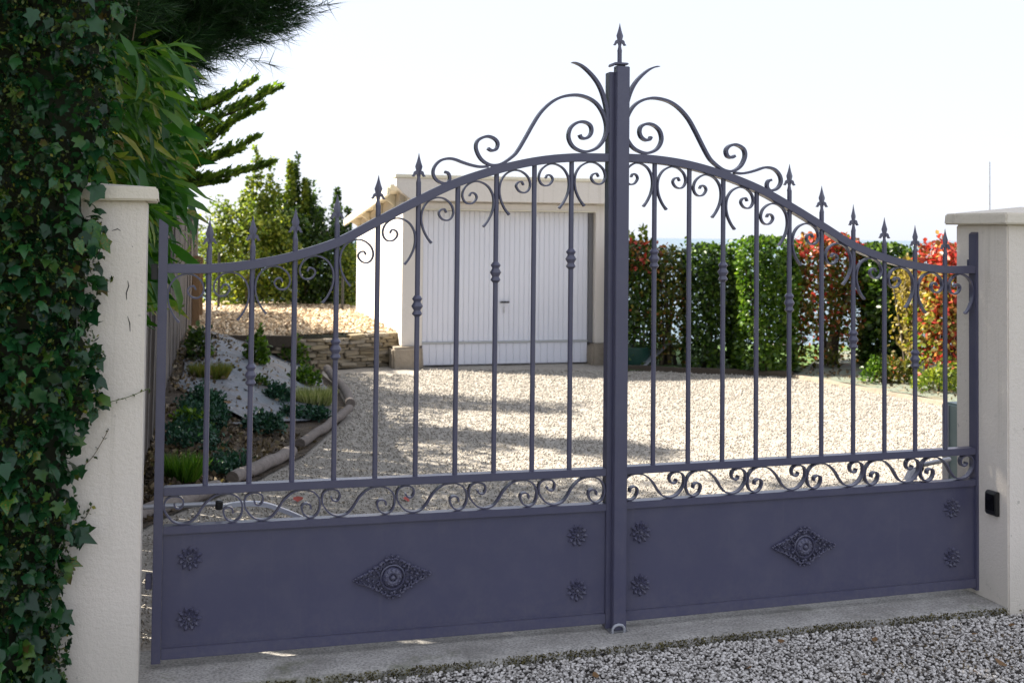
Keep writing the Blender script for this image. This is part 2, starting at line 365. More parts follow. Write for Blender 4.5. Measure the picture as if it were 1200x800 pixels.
# chips on the forecourt: one heap of real little stones
cube = [(-1, -1, -.55), (1, -.8, -.6), (.9, 1, -.5), (-.8, .9, -.6), (-.7, -.75, .5), (.75, -.6, .6), (.55, .7, .45), (-.6, .6, .65)]
CUBE = (cube, [(0, 3, 2, 1), (4, 5, 6, 7), (0, 1, 5, 4), (1, 2, 6, 5), (2, 3, 7, 6), (3, 0, 4, 7)])
N = 54000; S_ = RNG.uniform(-.9, 4.6, N); D_ = -.16 - np.abs(RNG.uniform(0, 1, N)) ** 1.15 * 1.5
lim = np.where(S_ > 0, -(.235 - .028 * (S_ + .2)), -.24); lim = np.where(S_ > 3.0, -.152, lim); ok = D_ < lim - .012
S_, D_ = S_[ok], D_[ok]; N = len(S_)
P = np.stack([GX + S_ * a_dir.x + D_ * n_back.x, GY + S_ * a_dir.y + D_ * n_back.y, RNG.uniform(-.042, -.026, N)], 1)
sz = RNG.uniform(.0045, .0098, N)[:, None] * RNG.uniform(.7, 1.25, (N, 3)) * np.array([[1.05, .95, 1.5]])
tn = np.clip(RNG.beta(2.2, 1.5, N), 0, 1)
stuff(tag(put('stone_chips', cloud('stone_chips', SHARD, P, frames(np.stack([RNG.normal(size=N), RNG.normal(size=N), RNG.normal(0, .35, N)], 1), np.stack([RNG.normal(0, .45, N), RNG.normal(0, .45, N), np.ones(N)], 1)), sz, CHIPS, tn)), 'white and grey stone chips covering the forecourt in front of the gate', 'gravel'))
# loose stones of the yard
N = 125000; dd = RNG.uniform(0, 1, N) ** 1.25 * 11.2 + .3; ss = RNG.uniform(-.4, 8.6, N)
P = np.stack([GX + ss * a_dir.x + dd * n_back.x, GY + ss * a_dir.y + dd * n_back.y, RNG.uniform(-.008, .006, N)], 1)
P[:, 2] += np.array([hgt(x, y) for x, y in P[:, :2]]) - .006
sz = (RNG.uniform(.0028, .0058, N) * (1 + dd * .07))[:, None] * RNG.uniform(.6, 1.3, (N, 3))
ok = (P[:, 0] > np.interp(P[:, 1], [6.7, 7.2, 7.9, 8.9, 10.7, 11.4, 12.9, 14.0, 15.2], [-2.0, -1.9, -1.66, -1.5, -1.44, -1.54, -1.86, -2.1, -1.2])) & (P[:, 1] < 14.75 - .25 * np.maximum(0, P[:, 0] - 1.5)) & ((P[:, 0] > -1.1) | (P[:, 1] < 14.2)); P, sz = P[ok], sz[ok]; N = len(P)
stuff(tag(put('loose_gravel', cloud('loose_gravel', CUBE, P, rand_rot(N), sz, LOOSE)), 'loose pale gravel stones lying over the yard behind the gate', 'gravel'))

# ================================================================ GATE
ARCH = [(0, 1.531), (.147, 1.531), (.309, 1.547), (.475, 1.582), (.644, 1.639), (.80, 1.722), (.97, 1.812), (1.13, 1.888), (1.30, 1.946), (1.47, 1.987), (1.63, 2.007), (1.793, 2.012)]
ARCHC = catmull(ARCH, 8)
AX = np.array([p[0] for p in ARCHC]); AZ = np.array([p[1] for p in ARCHC])
def arch_top(x): return float(np.interp(x, AX, AZ))
def arch_bot(x):
    sl_ = (arch_top(x + .01) - arch_top(x - .01)) / .02; return arch_top(x) - .035 * math.sqrt(1 + min(sl_, 1) ** 2)
BARS = [.154 + .1643 * k for k in range(10)]
CR_A = [(1.6619, 2.0882), (1.6697, 2.0755), (1.6889, 2.0733), (1.708, 2.0863), (1.7155, 2.1084), (1.7076, 2.1313), (1.6806, 2.1433), (1.65, 2.1385), (1.6235, 2.1179), (1.6124, 2.0864), (1.6179, 2.0577), (1.6372, 2.033), (1.6702, 2.0185), (1.7009, 2.0185), (1.7392, 2.0343), (1.766, 2.0629), (1.7797, 2.0963), (1.781, 2.1364), (1.7674, 2.1797), (1.7416, 2.2187), (1.7067, 2.2426), (1.6605, 2.255), (1.6147, 2.2529), (1.5692, 2.2399), (1.5278, 2.2143), (1.4868, 2.1729), (1.4536, 2.1213), (1.4206, 2.0628), (1.3913, 2.0139), (1.3694, 1.9882), (1.3254, 1.9569), (1.2888, 1.9471), (1.2594, 1.9523), (1.23, 1.9731), (1.2114, 2.0079), (1.2111, 2.0361), (1.2255, 2.0543), (1.2582, 2.0661), (1.2876, 2.0579), (1.3024, 2.0393), (1.2968, 2.0157), (1.2771, 2.0079), (1.2602, 2.0166)]
CR_B = [(1.2668, 1.9418), (1.2304, 1.9393), (1.1939, 1.9452), (1.1576, 1.9554), (1.125, 1.9663), (1.0963, 1.9689), (1.0641, 1.9595), (1.0409, 1.9357), (1.0341, 1.9076), (1.0451, 1.8834), (1.0652, 1.870), (1.0903, 1.8672), (1.103, 1.8815), (1.1028, 1.899), (1.0955, 1.91), (1.0826, 1.9139)]
CR_C = [(1.790, 2.10), (1.787, 2.1584), (1.7814, 2.2021), (1.7668, 2.2585), (1.7447, 2.3064), (1.7135, 2.3449), (1.6748, 2.3771), (1.644, 2.3908), (1.6249, 2.3933)]
S_T = [(1.2318, 0.6166), (1.2366, 0.6042), (1.2494, 0.5991), (1.2604, 0.6046), (1.2659, 0.6211), (1.26, 0.6366), (1.2441, 0.6449), (1.222, 0.6453), (1.2032, 0.6346), (1.1962, 0.6152), (1.199, 0.5908), (1.2134, 0.5674), (1.2325, 0.5497), (1.2579, 0.5418), (1.2832, 0.5442), (1.3022, 0.5539), (1.3211, 0.5759), (1.3399, 0.6056), (1.3621, 0.6284), (1.3844, 0.6425), (1.4101, 0.6478), (1.436, 0.6473), (1.462, 0.636), (1.4794, 0.6146), (1.4845, 0.5866), (1.4773, 0.5592), (1.4629, 0.5446), (1.4435, 0.5415), (1.424, 0.5526), (1.4141, 0.5746), (1.4178, 0.5913), (1.4332, 0.5958), (1.4469, 0.5884), (1.4496, 0.5729)]
C_T = [(1.3615, 1.7481), (1.343, 1.7717), (1.326, 1.8059), (1.3185, 1.8429), (1.3225, 1.8803), (1.3388, 1.91), (1.3607, 1.9266), (1.3884, 1.9343), (1.4163, 1.9282), (1.4417, 1.9075), (1.452, 1.8783), (1.445, 1.854), (1.4283, 1.8418), (1.406, 1.8461), (1.3913, 1.866), (1.3973, 1.8822), (1.4139, 1.8869), (1.4225, 1.8732)]
SPEAR_TIP = {0: 1.705, 1: 1.720, 2: 1.754, 3: 1.812, 4: 1.893, 5: 1.988}
COLLAR_Z = {1: 1.101, 3: 1.197, 5: 1.367, 7: 1.505, 9: 1.563}
DEP = .052
def spear_mesh():
    b = MB()
    b.lathe([(.0008, 0), (.004, -.016), (.0085, -.033), (.016, -.055), (.0095, -.080), (.0075, -.098)], 4, sy=.62)
    b.lathe([(.0058, -.094), (.0064, -.100), (.009, -.113), (.0105, -.119), (.0105, -.122)], 12)
    for sgn in (1, -1):
        pr = [(sgn * x, z) for x, z in [(.004, -.074), (.013, -.072), (.020, -.077), (.0235, -.088), (.030, -.095), (.020, -.0975), (.0155, -.091), (.011, -.086), (.004, -.092)]]
        b.prism(pr, -.0045, .0045)
    return b.mesh('spearhead', 40)
SPEAR = spear_mesh(); SPEAR.materials.append(IRON)
COLLAR = MB().lathe([(.0096, .044), (.0125, .0415), (.0205, .0305), (.0205, .0275), (.0145, .0185), (.0145, .0155), (.0232, .001), (.0232, -.002), (.0145, -.0165), (.0145, -.019), (.0205, -.030), (.0205, -.033), (.0125, -.0415), (.0096, -.044)], 20).mesh('collar', 35); COLLAR.materials.append(IRON)
def rosette_mesh():
    b = MB(); nP = 10
    def disc(r, y0, y1): b.add([(r * math.cos(2 * math.pi * k / 20), y, r * math.sin(2 * math.pi * k / 20)) for y in (y0, y1) for k in range(20)], [tuple(range(20)), tuple(range(39, 19, -1))] + [(k, (k + 1) % 20, 20 + (k + 1) % 20, 20 + k) for k in range(20)])
    disc(.027, 0, -.004)
    for k in range(nP):
        a = 2 * math.pi * k / nP + .12; ca, sa = math.cos(a), math.sin(a)
        def q(r, o, y): return (r * ca - o * sa, y, r * sa + o * ca)
        vs = [q(.018, -.006, 0), q(.035, -.0105, -.001), q(.049, 0, -.002), q(.035, .0105, -.001), q(.018, .006, 0), q(.026, 0, -.008), q(.038, 0, -.019)]
        b.add(vs, [(0, 1, 6, 5), (1, 2, 6), (2, 3, 6), (3, 4, 5, 6), (4, 0, 5)])
        a2 = a + math.pi / nP; ca, sa = math.cos(a2), math.sin(a2)
        vs = [q(.011, -.004, -.004), q(.024, -.0055, -.004), q(.030, 0, -.004), q(.024, .0055, -.004), q(.011, .004, -.004), q(.021, 0, -.019)]
        b.add(vs, [(0, 1, 5), (1, 2, 5), (2, 3, 5), (3, 4, 5), (4, 0, 5)])
    for r, c0 in ((.0075, 1),):
        P_ = [(r * math.cos(i * math.pi / 8), -.010 - r * 1.1 * math.sin(i * math.pi / 8)) for i in range(5)]
        vs = []; 
        for rr, y in P_: vs += [(rr * math.cos(2 * math.pi * k / 12), y, rr * math.sin(2 * math.pi * k / 12)) for k in range(12)]
        b.add(vs, [(i * 12 + k, i * 12 + (k + 1) % 12, (i + 1) * 12 + (k + 1) % 12, (i + 1) * 12 + k) for i in range(4) for k in range(12)])
    b.tube([(.0125 * math.cos(2 * math.pi * k / 16), -.006, .0125 * math.sin(2 * math.pi * k / 16)) for k in range(16)], .0028, 6, True)
    return b.mesh('rosette', 50)
ROS = rosette_mesh(); ROS.materials.append(IRON)
def medallion_mesh():
    b = MB()
    def ring(cx, cz, r, tr, y=-.005, a0=0, a1=2 * math.pi, seg=12):
        full = a1 - a0 > 6.2; m = seg if full else max(4, int(seg * (a1 - a0) / 6.28)) + 1
        pts = [(cx + r * math.cos(a0 + (a1 - a0) * k / (m if full else m - 1)), y, cz + r * math.sin(a0 + (a1 - a0) * k / (m if full else m - 1))) for k in range(m)]
        rr = tr if full else [tr * (.55 + .45 * math.sin(math.pi * min(1, k / (m - 1) + .25))) for k in range(m)]
        b.tube(pts, rr, 6, full)
    def bead(cx, cz, r, y=-.004):
        pr = [(r * math.cos(i * math.pi / 6), y - r * .9 * math.sin(i * math.pi / 6)) for i in range(4)]; vs = []
        for rr, yy in pr: vs += [(cx + rr * math.cos(2 * math.pi * k / 8), yy, cz + rr * math.sin(2 * math.pi * k / 8)) for k in range(8)]
        b.add(vs, [(i * 8 + k, i * 8 + (k + 1) % 8, (i + 1) * 8 + (k + 1) % 8, (i + 1) * 8 + k) for i in range(3) for k in range(8)])
    def dome(r0, prof, seg=28):
        vs = []
        for r, y in prof: vs += [(r * math.cos(2 * math.pi * k / seg), y, r * math.sin(2 * math.pi * k / seg)) for k in range(seg)]
        b.add(vs, [(i * seg + k, i * seg + (k + 1) % seg, (i + 1) * seg + (k + 1) % seg, (i + 1) * seg + k) for i in range(len(prof) - 1) for k in range(seg)])
    dome(0, [(.051, 0), (.051, -.009), (.047, -.011), (.044, -.009), (.042, -.005), (.038, -.009), (.030, -.014), (.020, -.016), (.013, -.013), (.012, -.010), (.009, -.016), (.004, -.019), (.0005, -.019)])
    for k in range(11):
        a = 2 * math.pi * k / 11; bead(.029 * math.cos(a), .029 * math.sin(a), .0062, -.011)
    R_ = random.Random(3)
    for sx in (1, -1):
        for sz in (1, -1):
            for (x, z, r, tr, a0) in [(.012, .064, .011, .0042, .4), (.034, .055, .012, .0045, -.3), (.056, .040, .013, .0045, -.8), (.078, .027, .012, .0042, -.6), (.098, .018, .011, .004, -.4), (.118, .012, .009, .0035, 0), (.060, .014, .011, .004, 1.2), (.134, .007, .007, .0032, .5), (.02, .077, .006, .003, 1.)]:
                a_ = a0 + R_.uniform(-.2, .2)
                pts = [(sx * (x + r * (1 - .10 * k) * math.cos(a_ + k * .62)), -.007, sz * (z + r * (1 - .10 * k) * math.sin(a_ + k * .62))) for k in range(9)]
                b.tube(pts, [tr * 1.15 * (1 - .06 * k) for k in range(9)], 6)
            for (x, z, r) in [(.024, .070, .0052), (.047, .054, .005), (.070, .041, .0055), (.092, .030, .005), (.111, .021, .0045), (.130, .014, .004), (.046, .036, .0045), (.076, .010, .005), (.096, .004, .005), (.146, .006, .004), (.005, .056, .005)]:
                bead(sx * x * R_.uniform(.96, 1.05), sz * z * R_.uniform(.93, 1.12), r * R_.uniform(1.0, 1.5), -.006)
    for x, z, r in [(0, .083, .0058), (0, -.083, .0058), (.155, 0, .0055), (-.155, 0, .0055), (.104, 0, .006), (-.104, 0, .006), (.126, 0, .006), (-.126, 0, .006), (0, .070, .006), (0, -.070, .006)]: bead(x, z, r)
    return b.mesh('medallion', 50)
MED = medallion_mesh(); MED.materials.append(IRON)

def rbox(name, a, b_, par, fn, bev=.0025, m=None):
    return put(name, MB().box(a, b_).mesh(name, fn=fn, bevel=bev, smooth=40), m or IRON, par)
def build_leaf(root, mir, sag, right):
    def fn(v): return (v[0] * mir, v[1], v[2] + sag * v[0])
    X1 = 1.793 if not right else 1.780
    lean_ = 0
    # stiles with the sloping top of the hinge post
    sti = MB().prism([(-.0345, .022), (0, .022), (0, 1.680), (-.0345, 1.704)], 0, DEP); put('stile', sti.mesh('stile', fn=fn, bevel=.002, smooth=40), IRON, root)
    if not right: rbox('stile', (X1, 0, .014), (X1 + .035, DEP, 2.360), root, fn)
    else:
        rbox('stile', (1.780, 0, .016), (1.8145, DEP, 2.388), root, fn)
        rbox('cover_strip', (1.773, -.032, .012), (1.832, -.0015, 2.380), root, fn)
        fin = put('finial', SPEAR, None, root, loc=fn((1.800, .02, 2.572)))
        fin['label'] = 'spear finial on top of the meeting post'
        put('finial_stem', MB().lathe([(.0098, 2.388), (.0098, 2.452)], 14, c=(1.800 * mir, .02, 0)).mesh('finial_stem', 40), IRON, root)
        put('latch_hook', MB().strip(catmull([(1.777, 2.389), (1.781, 2.393), (1.80, 2.3935), (1.826, 2.394), (1.840, 2.391), (1.845, 2.382)], 5), .008, -.02, .03).mesh('latch_hook', fn=fn), IRON, root)
    rbox('middle_rail', (.0005, .0006, .6505), (X1 - .0005, DEP - .001, .6825), root, fn)
    rbox('lower_rail', (.0005, .0006, .5045), (X1 - .0005, DEP - .001, .535), root, fn)
    rbox('bottom_rail', (.0005, .0006, .035), (X1 - .0005, DEP - .001, .077), root, fn)
    put('panel', MB().box((.0005, .014, .0772), (X1 - .0005, .018, .5043)).mesh('panel', fn=fn), IRON, root)
    # panel lips
    rbox('panel_seam', (.0005, .0115, .0772), (X1 - .0005, .0139, .086), root, fn, .001)
    # arched rail
    pts = [p for p in ARCHC if p[0] < X1 - .004] + [(X1 - .0005, arch_top(X1))]
    top = pts; bot = [(x, arch_bot(x)) for x, z in pts]
    b = MB(); n = len(pts)
    for y in (.0006, DEP - .006):
        b.v += [(x, y, z) for x, z in top] + [(x, y, z) for x, z in bot]
    for i in range(n - 1):
        o = 2 * n
        b.f += [(i, i + 1, n + i + 1, n + i), (o + i, o + n + i, o + n + i + 1, o + i + 1), (i, o + i, o + i + 1, i + 1), (n + i, n + i + 1, o + n + i + 1, o + n + i)]
    b.f += [(0, n, 3 * n, 2 * n), (n - 1, 3 * n - 1, 4 * n - 1, 2 * n - 1)]
    put('arched_rail', b.mesh('arched_rail', fn=fn, smooth=40, bevel=.002), IRON, root)
    # upright bars
    YB = .022
    for k, x in enumerate(BARS):
        tip = SPEAR_TIP.get(k)
        segs = [(.6825, arch_bot(x) + .004)]
        zt = tip - .119 if tip else arch_bot(x) + .004
        bo = put('bar', MB().lathe([(.0105, .6826), (.0105, zt)], 16, c=(x * mir, YB, sag * x)).mesh('bar', 50), IRON, root)
        if tip: put('spearhead', SPEAR, None, bo, loc=(x * mir, YB, tip + sag * x), rot=(0, rad(random.uniform(-1.2, 1.2)), rad(random.uniform(-14, 14))))
        if k in COLLAR_Z: put('collar', COLLAR, None, bo, loc=(x * mir, YB, COLLAR_Z[k] + sag * x), rot=(0, 0, random.random()))
    # curled scrolls under the arch
    xs_ = [-.0095] + BARS + [X1 + .0095]
    for k in range(11):
        even = k % 2 == 0
        xt = xs_[k] if even else xs_[k + 1]; sg = 1 if even else -1
        wd = (xs_[k + 1] - xs_[k]) / .1643
        P_ = catmull([(xt + sg * (x - 1.3062) * wd, z) for x, z in C_T], 5)
        off = min(arch_bot(x) - .0022 - z for x, z in P_)
        P_ = [(x, z + off) for x, z in P_]; n = len(P_)
        tt = [.0066 if i > 3 else .0092 - .0007 * i for i in range(n)]
        jy = random.uniform(-.001, .001)
        put('curled_scroll', MB().strip(P_, tt, .011 + jy, .031 + jy).mesh('curled_scroll', fn=fn, smooth=40), IRON, root)
    # S scrolls between the rails
    wS = X1 / 6; base = [((x - 1.1935) / .2940 * (wS - .002), z) for x, z in S_T]
    for k in range(6):
        P_ = catmull([(k * wS + .001 + x, .5372 + (z - .5392) * .1128 / .1111) for x, z in base], 5)
        put('s_scroll', MB().strip(P_, .0060, .010, .036).mesh('s_scroll', fn=fn, smooth=40), IRON, root)
    # crest
    for nm, pts_, th, yy in (('crest_scroll', CR_A, .0112, (.006, .034)), ('small_crest_scroll', CR_B, .0105, (.008, .032)), ('crest_horn', CR_C, None, (.005, .033))):
        pts_ = [(x + (.004 if nm != 'small_crest_scroll' else 0) - (.013 if right else 0), z) for x, z in pts_]
        P_ = catmull(pts_, 5); n = len(P_)
        tt = [th] * n if th else [.0145 * (1 - (i / (n - 1)) ** 3 * .85) for i in range(n)]
        put(nm, MB().strip(P_, tt, *yy).mesh(nm, fn=fn, smooth=40), IRON, root)
    # cast ornaments
    xr = 1.668 if not right else 1.692
    for x, z in ((.1015, .4085), (.1015, .1805), (xr, .4085), (xr, .1800)) if not right else ((.127, .4092), (.127, .1815), (1.692, .4013), (1.692, .1785)):
        put('rosette', ROS, None, root, loc=fn((x, .0145, z)), rot=(0, random.uniform(0, 6), 0))
    mo_ = put('medallion', MED, None, root, loc=fn((.885 if not right else .9075, .0145, .2885)), rot=(0, rad(-2.0) if not right else rad(1.5), 0))
    mo_.scale = (1, 1.7, 1)
    # hinges
    for z in (1.50, .33):
        rbox('hinge', (-.060, .012, z - .03), (-.0355, .040, z + .03), root, fn, .003, BLACKW if (not right and z > 1) else IRON)
    rbox('hinge', (-.0005, DEP + .001, 1.50), (-.014, DEP + .014, 1.56), root, fn, .002)
gl_root = thing('gate_leaf', 'left iron gate leaf hinged beside the ivy covered pillar', 'gate', (GX, GY, 0), YL, 'pair of arched driveway gate leaves')
gr_root = thing('gate_leaf', 'right iron gate leaf carrying the centre cover strip topped by a single spear finial', 'gate', (HX, HY, 0), YR, 'pair of arched driveway gate leaves')
build_leaf(gl_root, 1, -.00409, False)
build_leaf(gr_root, -1, -.00276, True)

# centre stop hoop
c0 = gl(1.835, -.02)
st = thing('gate_stop', 'small pale metal hoop stop fixed to the threshold under the meeting posts', 'gate stop', (c0.x, c0.y, 0), YL)
put('hoop', MB().tube([(-.026, -.02, -.002), (-.026, -.02, .018), (-.017, -.02, .030), (0, -.02, .034), (.017, -.02, .030), (.026, -.02, .018), (.026, -.02, -.002)], .0062, 8).mesh('hoop', 40), STEEL, st)
put('base_plate', MB().box((-.04, -.025, .0025), (.04, .05, .008)).mesh('base_plate', bevel=.002), RUBB, st)

# ---------------------------------------------------------------- pillars
def pillar(name, label, origin, yaw, sgn, w_, d_, h, caph=.052, peak=.035, ov=.04):
    r = thing(name, label, 'gate pillar', origin, yaw, 'rendered gate pillars')
    # local: x away from the opening (sgn), y backwards
    x0, x1 = sorted((0, sgn * w_))
    b = MB().box((x0, 0, -.08), (x1, d_, h)); me = b.mesh('shaft', bevel=.006, smooth=40); put('shaft', me, PLASTER, r)
    a0, a1 = x0 - ov, x1 + ov; b0, b1 = -ov, d_ + ov; cx, cy = (a0 + a1) / 2, (b0 + b1) / 2; tp = .012
    vs = [(a0, b0, h + .0005), (a1, b0, h + .0005), (a1, b1, h + .0005), (a0, b1, h + .0005), (a0 + tp * .3, b0 + tp * .3, h + caph), (a1 - tp * .3, b0 + tp * .3, h + caph), (a1 - tp * .3, b1 - tp * .3, h + caph), (a0 + tp * .3, b1 - tp * .3, h + caph), (cx, cy, h + caph + peak)]
    b = MB().add(vs, [(0, 3, 2, 1), (0, 1, 5, 4), (1, 2, 6, 5), (2, 3, 7, 6), (3, 0, 4, 7), (4, 5, 8), (5, 6, 8), (6, 7, 8), (7, 4, 8)])
    put('cap', b.mesh('cap', bevel=.006, smooth=40), CAP, r); return r
PL0 = Vector((-1.335, 4.33, 0)); PR0 = Vector((2.254, 5.383, 0))
pl = pillar('gate_pillar', 'left cream rendered gate pillar half buried in ivy', PL0, YL, -1, .40, .38, 1.765, .05, .02)
pr_ = pillar('gate_pillar', 'right cream rendered gate pillar with flat pyramid cap and a black sensor box', PR0, YR, 1, .46, .36, 1.725)
# photocell on the inner face of the right pillar
ph = thing('photocell', 'small black gate sensor box screwed to the inner face of the right pillar', 'sensor', (PR0.x, PR0.y, 0), YR)
put('housing', MB().prism([(-.0005, .395), (-.018, .395), (-.026, .402), (-.028, .41), (-.028, .490), (-.026, .498), (-.018, .505), (-.0005, .505)], .055, .125).mesh('housing', bevel=.003, smooth=40), DARK, ph)
put('front_window', MB().box((-.0305, .062, .42), (-.0283, .118, .492)).mesh('front_window', bevel=.002), simple('smoked_plastic', (.004, .004, .005), .12), ph)

# gate operators behind the leaves
def operator_left():
    r = thing('gate_operator', 'grey tube arm of the left gate motor with a bent flat steel lever', 'gate motor arm', (GX, GY, 0), YL)
    z0 = .565
    put('arm_tube', MB().tube([(-.10, .20, z0 + .005), (.20, .20, z0 + .004)], .010, 12).mesh('arm_tube', 40), STEEL, r)
    put('elbow_joint', MB().lathe([(.012, -.02), (.016, -.016), (.016, .012), (.010, .018)], 12, c=(.215, .20, z0)).mesh('elbow_joint', 40), DARK, r)
    P_ = catmull([(.215, .20, z0 - .008), (.30, .235, z0 - .006), (.40, .27, z0 - .022), (.49, .29, z0 - .06), (.56, .30, z0 - .095)], 5)
    b = MB(); n = len(P_)
    for x, y, z in P_: b.v += [(x, y - .012, z - .012), (x, y + .012, z - .012), (x, y + .012, z + .006), (x, y - .012, z + .006)]
    b.f = [(i * 4 + k, (i + 1) * 4 + k, (i + 1) * 4 + (k + 1) % 4, i * 4 + (k + 1) % 4) for i in range(n - 1) for k in range(4)] + [(0, 1, 2, 3), (4 * n - 1, 4 * n - 2, 4 * n - 3, 4 * n - 4)]
    put('lever', b.mesh('lever', 40), simple('lever_steel', (.55, .56, .62), .4, .3), r)
operator_left()
def operator_right():
    r = thing('gate_operator', 'right gate motor arm with black pivot and white bracket behind the leaf', 'gate motor arm', (HX, HY, 0), YR)
    z0 = .585
    put('arm_tube', MB().tube([(.02, .22, z0 + .004), (-.185, .15, z0)], .011, 12).mesh('arm_tube', 40), STEEL, r)
    put('pivot', MB().lathe([(.006, -.05), (.010, -.03), (.017, -.02), (.017, .01), (.012, .016)], 12, c=(-.20, .145, z0)).mesh('pivot', 40), DARK, r)
    put('rod', MB().tube([(-.205, .145, z0 - .008), (-.29, .115, z0 - .012)], .005, 8).mesh('rod', 40), STEEL, r)
    put('bracket', MB().prism([(-.335, .5355), (-.275, .5355), (-.287, .588), (-.305, .592)], .060, .090).mesh('bracket', bevel=.002), simple('white_bracket', (.7, .7, .74), .5), r)
operator_right()
# grey electrical post box behind the right pillar
bx = thing('control_box', 'grey green motor housing with rounded top standing behind the right pillar', 'control box', (2.467, 6.5, 0), YR)
put('casing', MB().prism([(0, -.01), (.30, -.01), (.30, .55), (.27, .66), (.20, .735), (.12, .75), (0, .75)], 0, .16).mesh('casing', bevel=.012, smooth=40), GREYB, bx)
put('lid_line', MB().box((.01, -.003, .68), (.20, -.0005, .69)).mesh('lid_line'), RUBB, bx)
put('lit_edge_strip', MB().box((-.010, .10, 0), (-.001, .155, .74)).mesh('lit_edge_strip', bevel=.003), STEEL, bx)  # pale strip standing in for the sunlit left edge of the casing

# ================================================================ GARAGE
GO = at(493, 428.5); GYAW = .272
g = thing('garage', 'low cream garage with ribbed white door at the end of the yard', 'garage', (GO.x, GO.y, 0), GYAW)
def gp(name, a, b_, m, bev=.006): return put(name, MB().box(a, b_).mesh(name, bevel=bev, smooth=40), m, g)
gp('pier', (-.275, -.13, .262), (-.012, .13, 2.065), GWALL); gp('pier', (2.285, -.13, .262), (2.50, .13, 2.065), GWALL)
put('plinth', MB().box((-.40, -.24, -.05), (-.012, .20, .258), jit=.012).mesh('plinth', bevel=.03, smooth=60), BLOCK, g)
put('plinth', MB().box((2.215, -.22, -.05), (2.52, .20, .258), jit=.012).mesh('plinth', bevel=.03, smooth=60), BLOCK, g)
# side wall, rear, right wall with a roof falling backwards
put('side_wall', MB().prism([(.131, -.05), (3.9, -.05), (3.9, 1.86), (.131, 2.19)], -.272, -.10, 'x').mesh('side_wall'), GWALL, g)
put('side_wall', MB().prism([(.131, -.05), (3.9, -.05), (3.9, 1.86), (.131, 2.19)], 2.33, 2.498, 'x').mesh('side_wall'), GWALL, g)
gp('back_wall', (-.098, 3.75, -.05), (2.328, 3.9, 1.86), GWALL)
put('roof', MB().prism([(.0, 2.285), (4.05, 1.93), (4.05, 1.86), (.0, 2.205)], -.42, 2.62, 'x').mesh('roof', bevel=.006), TRIM, g)
put('verge_board', MB().prism([(-.02, 2.25), (4.08, 1.89), (4.08, 1.79), (-.02, 2.15)], -.46, -.425, 'x').mesh('verge_board', bevel=.004), TRIM, g)
for y in (.45, 1.5, 2.55, 3.55):
    zt = 2.205 - y * .0852
    put('roof_bracket', MB().prism([(-.42, zt - .002), (-.274, zt - .002), (-.274, zt - .17), (-.31, zt - .12), (-.42, zt - .06)], y - .04, y + .04).mesh('roof_bracket', bevel=.004), TRIM, g)
# front fascia: deep board with a chamfered end and coping, beam and frame under it
put('fascia', MB().prism([(-.385, 2.36), (-.385, 2.26), (-.30, 2.167), (-.18, 2.08), (2.60, 2.08), (2.66, 2.15), (2.66, 2.36)], -.26, -.132).mesh('fascia', bevel=.004), GWALL, g)
put('coping', MB().box((-.40, -.275, 2.361), (2.68, .02, 2.405)).mesh('coping', bevel=.006), TRIM, g)
put('beam', MB().box((-.20, -.131, 2.066), (2.50, .10, 2.30)).mesh('beam', bevel=.004), GWALL, g)
put('lintel', MB().box((-.011, -.15, 1.985), (2.284, .02, 2.064)).mesh('lintel', bevel=.006), GWALL, g)
put('frame_strip', MB().box((-.010, -.155, 1.968), (2.283, -.02, 1.984)).mesh('frame_strip'), TRIM, g)
put('door_gap', MB().box((2.225, -.04, .262), (2.283, .03, 1.967)).mesh('door_gap'), RUBB, g)
put('door_gap', MB().box((-.0105, -.04, .262), (.004, .03, 1.967)).mesh('door_gap'), RUBB, g)
NS = 33; wS = 2.216 / NS; NK = 24; wK = 2.216 / NK
slat = MB().prism([(0, 0), (.004, -.0), (.013, -.012), (wS - .013, -.012), (wS - .004, 0), (wS, 0), (wS, .012), (0, .012)], 0, 1)
def slat_mesh(z0, z1, wS):
    b = MB(); pr = [(.001, .0), (.002, 0), (.009, -.006), (wS - .009, -.006), (wS - .002, 0), (wS - .001, 0), (wS - .001, .014), (.001, .014)]
    n = 8; b.v = [(x, y, z0) for x, y in pr] + [(x, y, z1) for x, y in pr]
    b.f = [tuple(range(7, -1, -1)), tuple(range(8, 16))] + [(i, (i + 1) % n, n + (i + 1) % n, n + i) for i in range(n)]
    return b.mesh('slat')
dr = put('door_panel', MB().box((.006, .0145, .30), (2.222, .05, 1.966)).mesh('door_panel'), DOORW, g)
sm1 = slat_mesh(.302, 1.964, wS); sm2 = slat_mesh(.015, .274, wK); sm1.materials.append(DOORW); sm2.materials.append(DOORW)
kp = put('kick_panel', MB().box((.006, -.0155, .004), (2.212, .05, .276)).mesh('kick_panel'), DOORW, g)
for i in range(NS):
    put('slat', sm1, None, dr, loc=(.006 + i * wS, 0, 0))
for i in range(NK): put('slat', sm2, None, kp, loc=(.0055 + i * (wK - .0004), -.030, 0))
put('threshold_strip', MB().box((.004, -.05, .277), (2.214, .02, .300)).mesh('threshold_strip', bevel=.003), simple('grey_strip', (.45, .46, .46), .6), g)
hd = put('handle', MB().tube([(1.02, -.055, .80), (1.14, -.055, .80)], .012, 10).mesh('handle', 40), DARK, g)
put('spindle', MB().tube([(1.08, -.055, .80), (1.08, -.012, .80)], .008, 8).mesh('spindle', 40), DARK, hd)
put('lock_plate', MB().box((1.07, -.021, .66), (1.09, -.0165, .74)).mesh('lock_plate'), STEEL, hd)

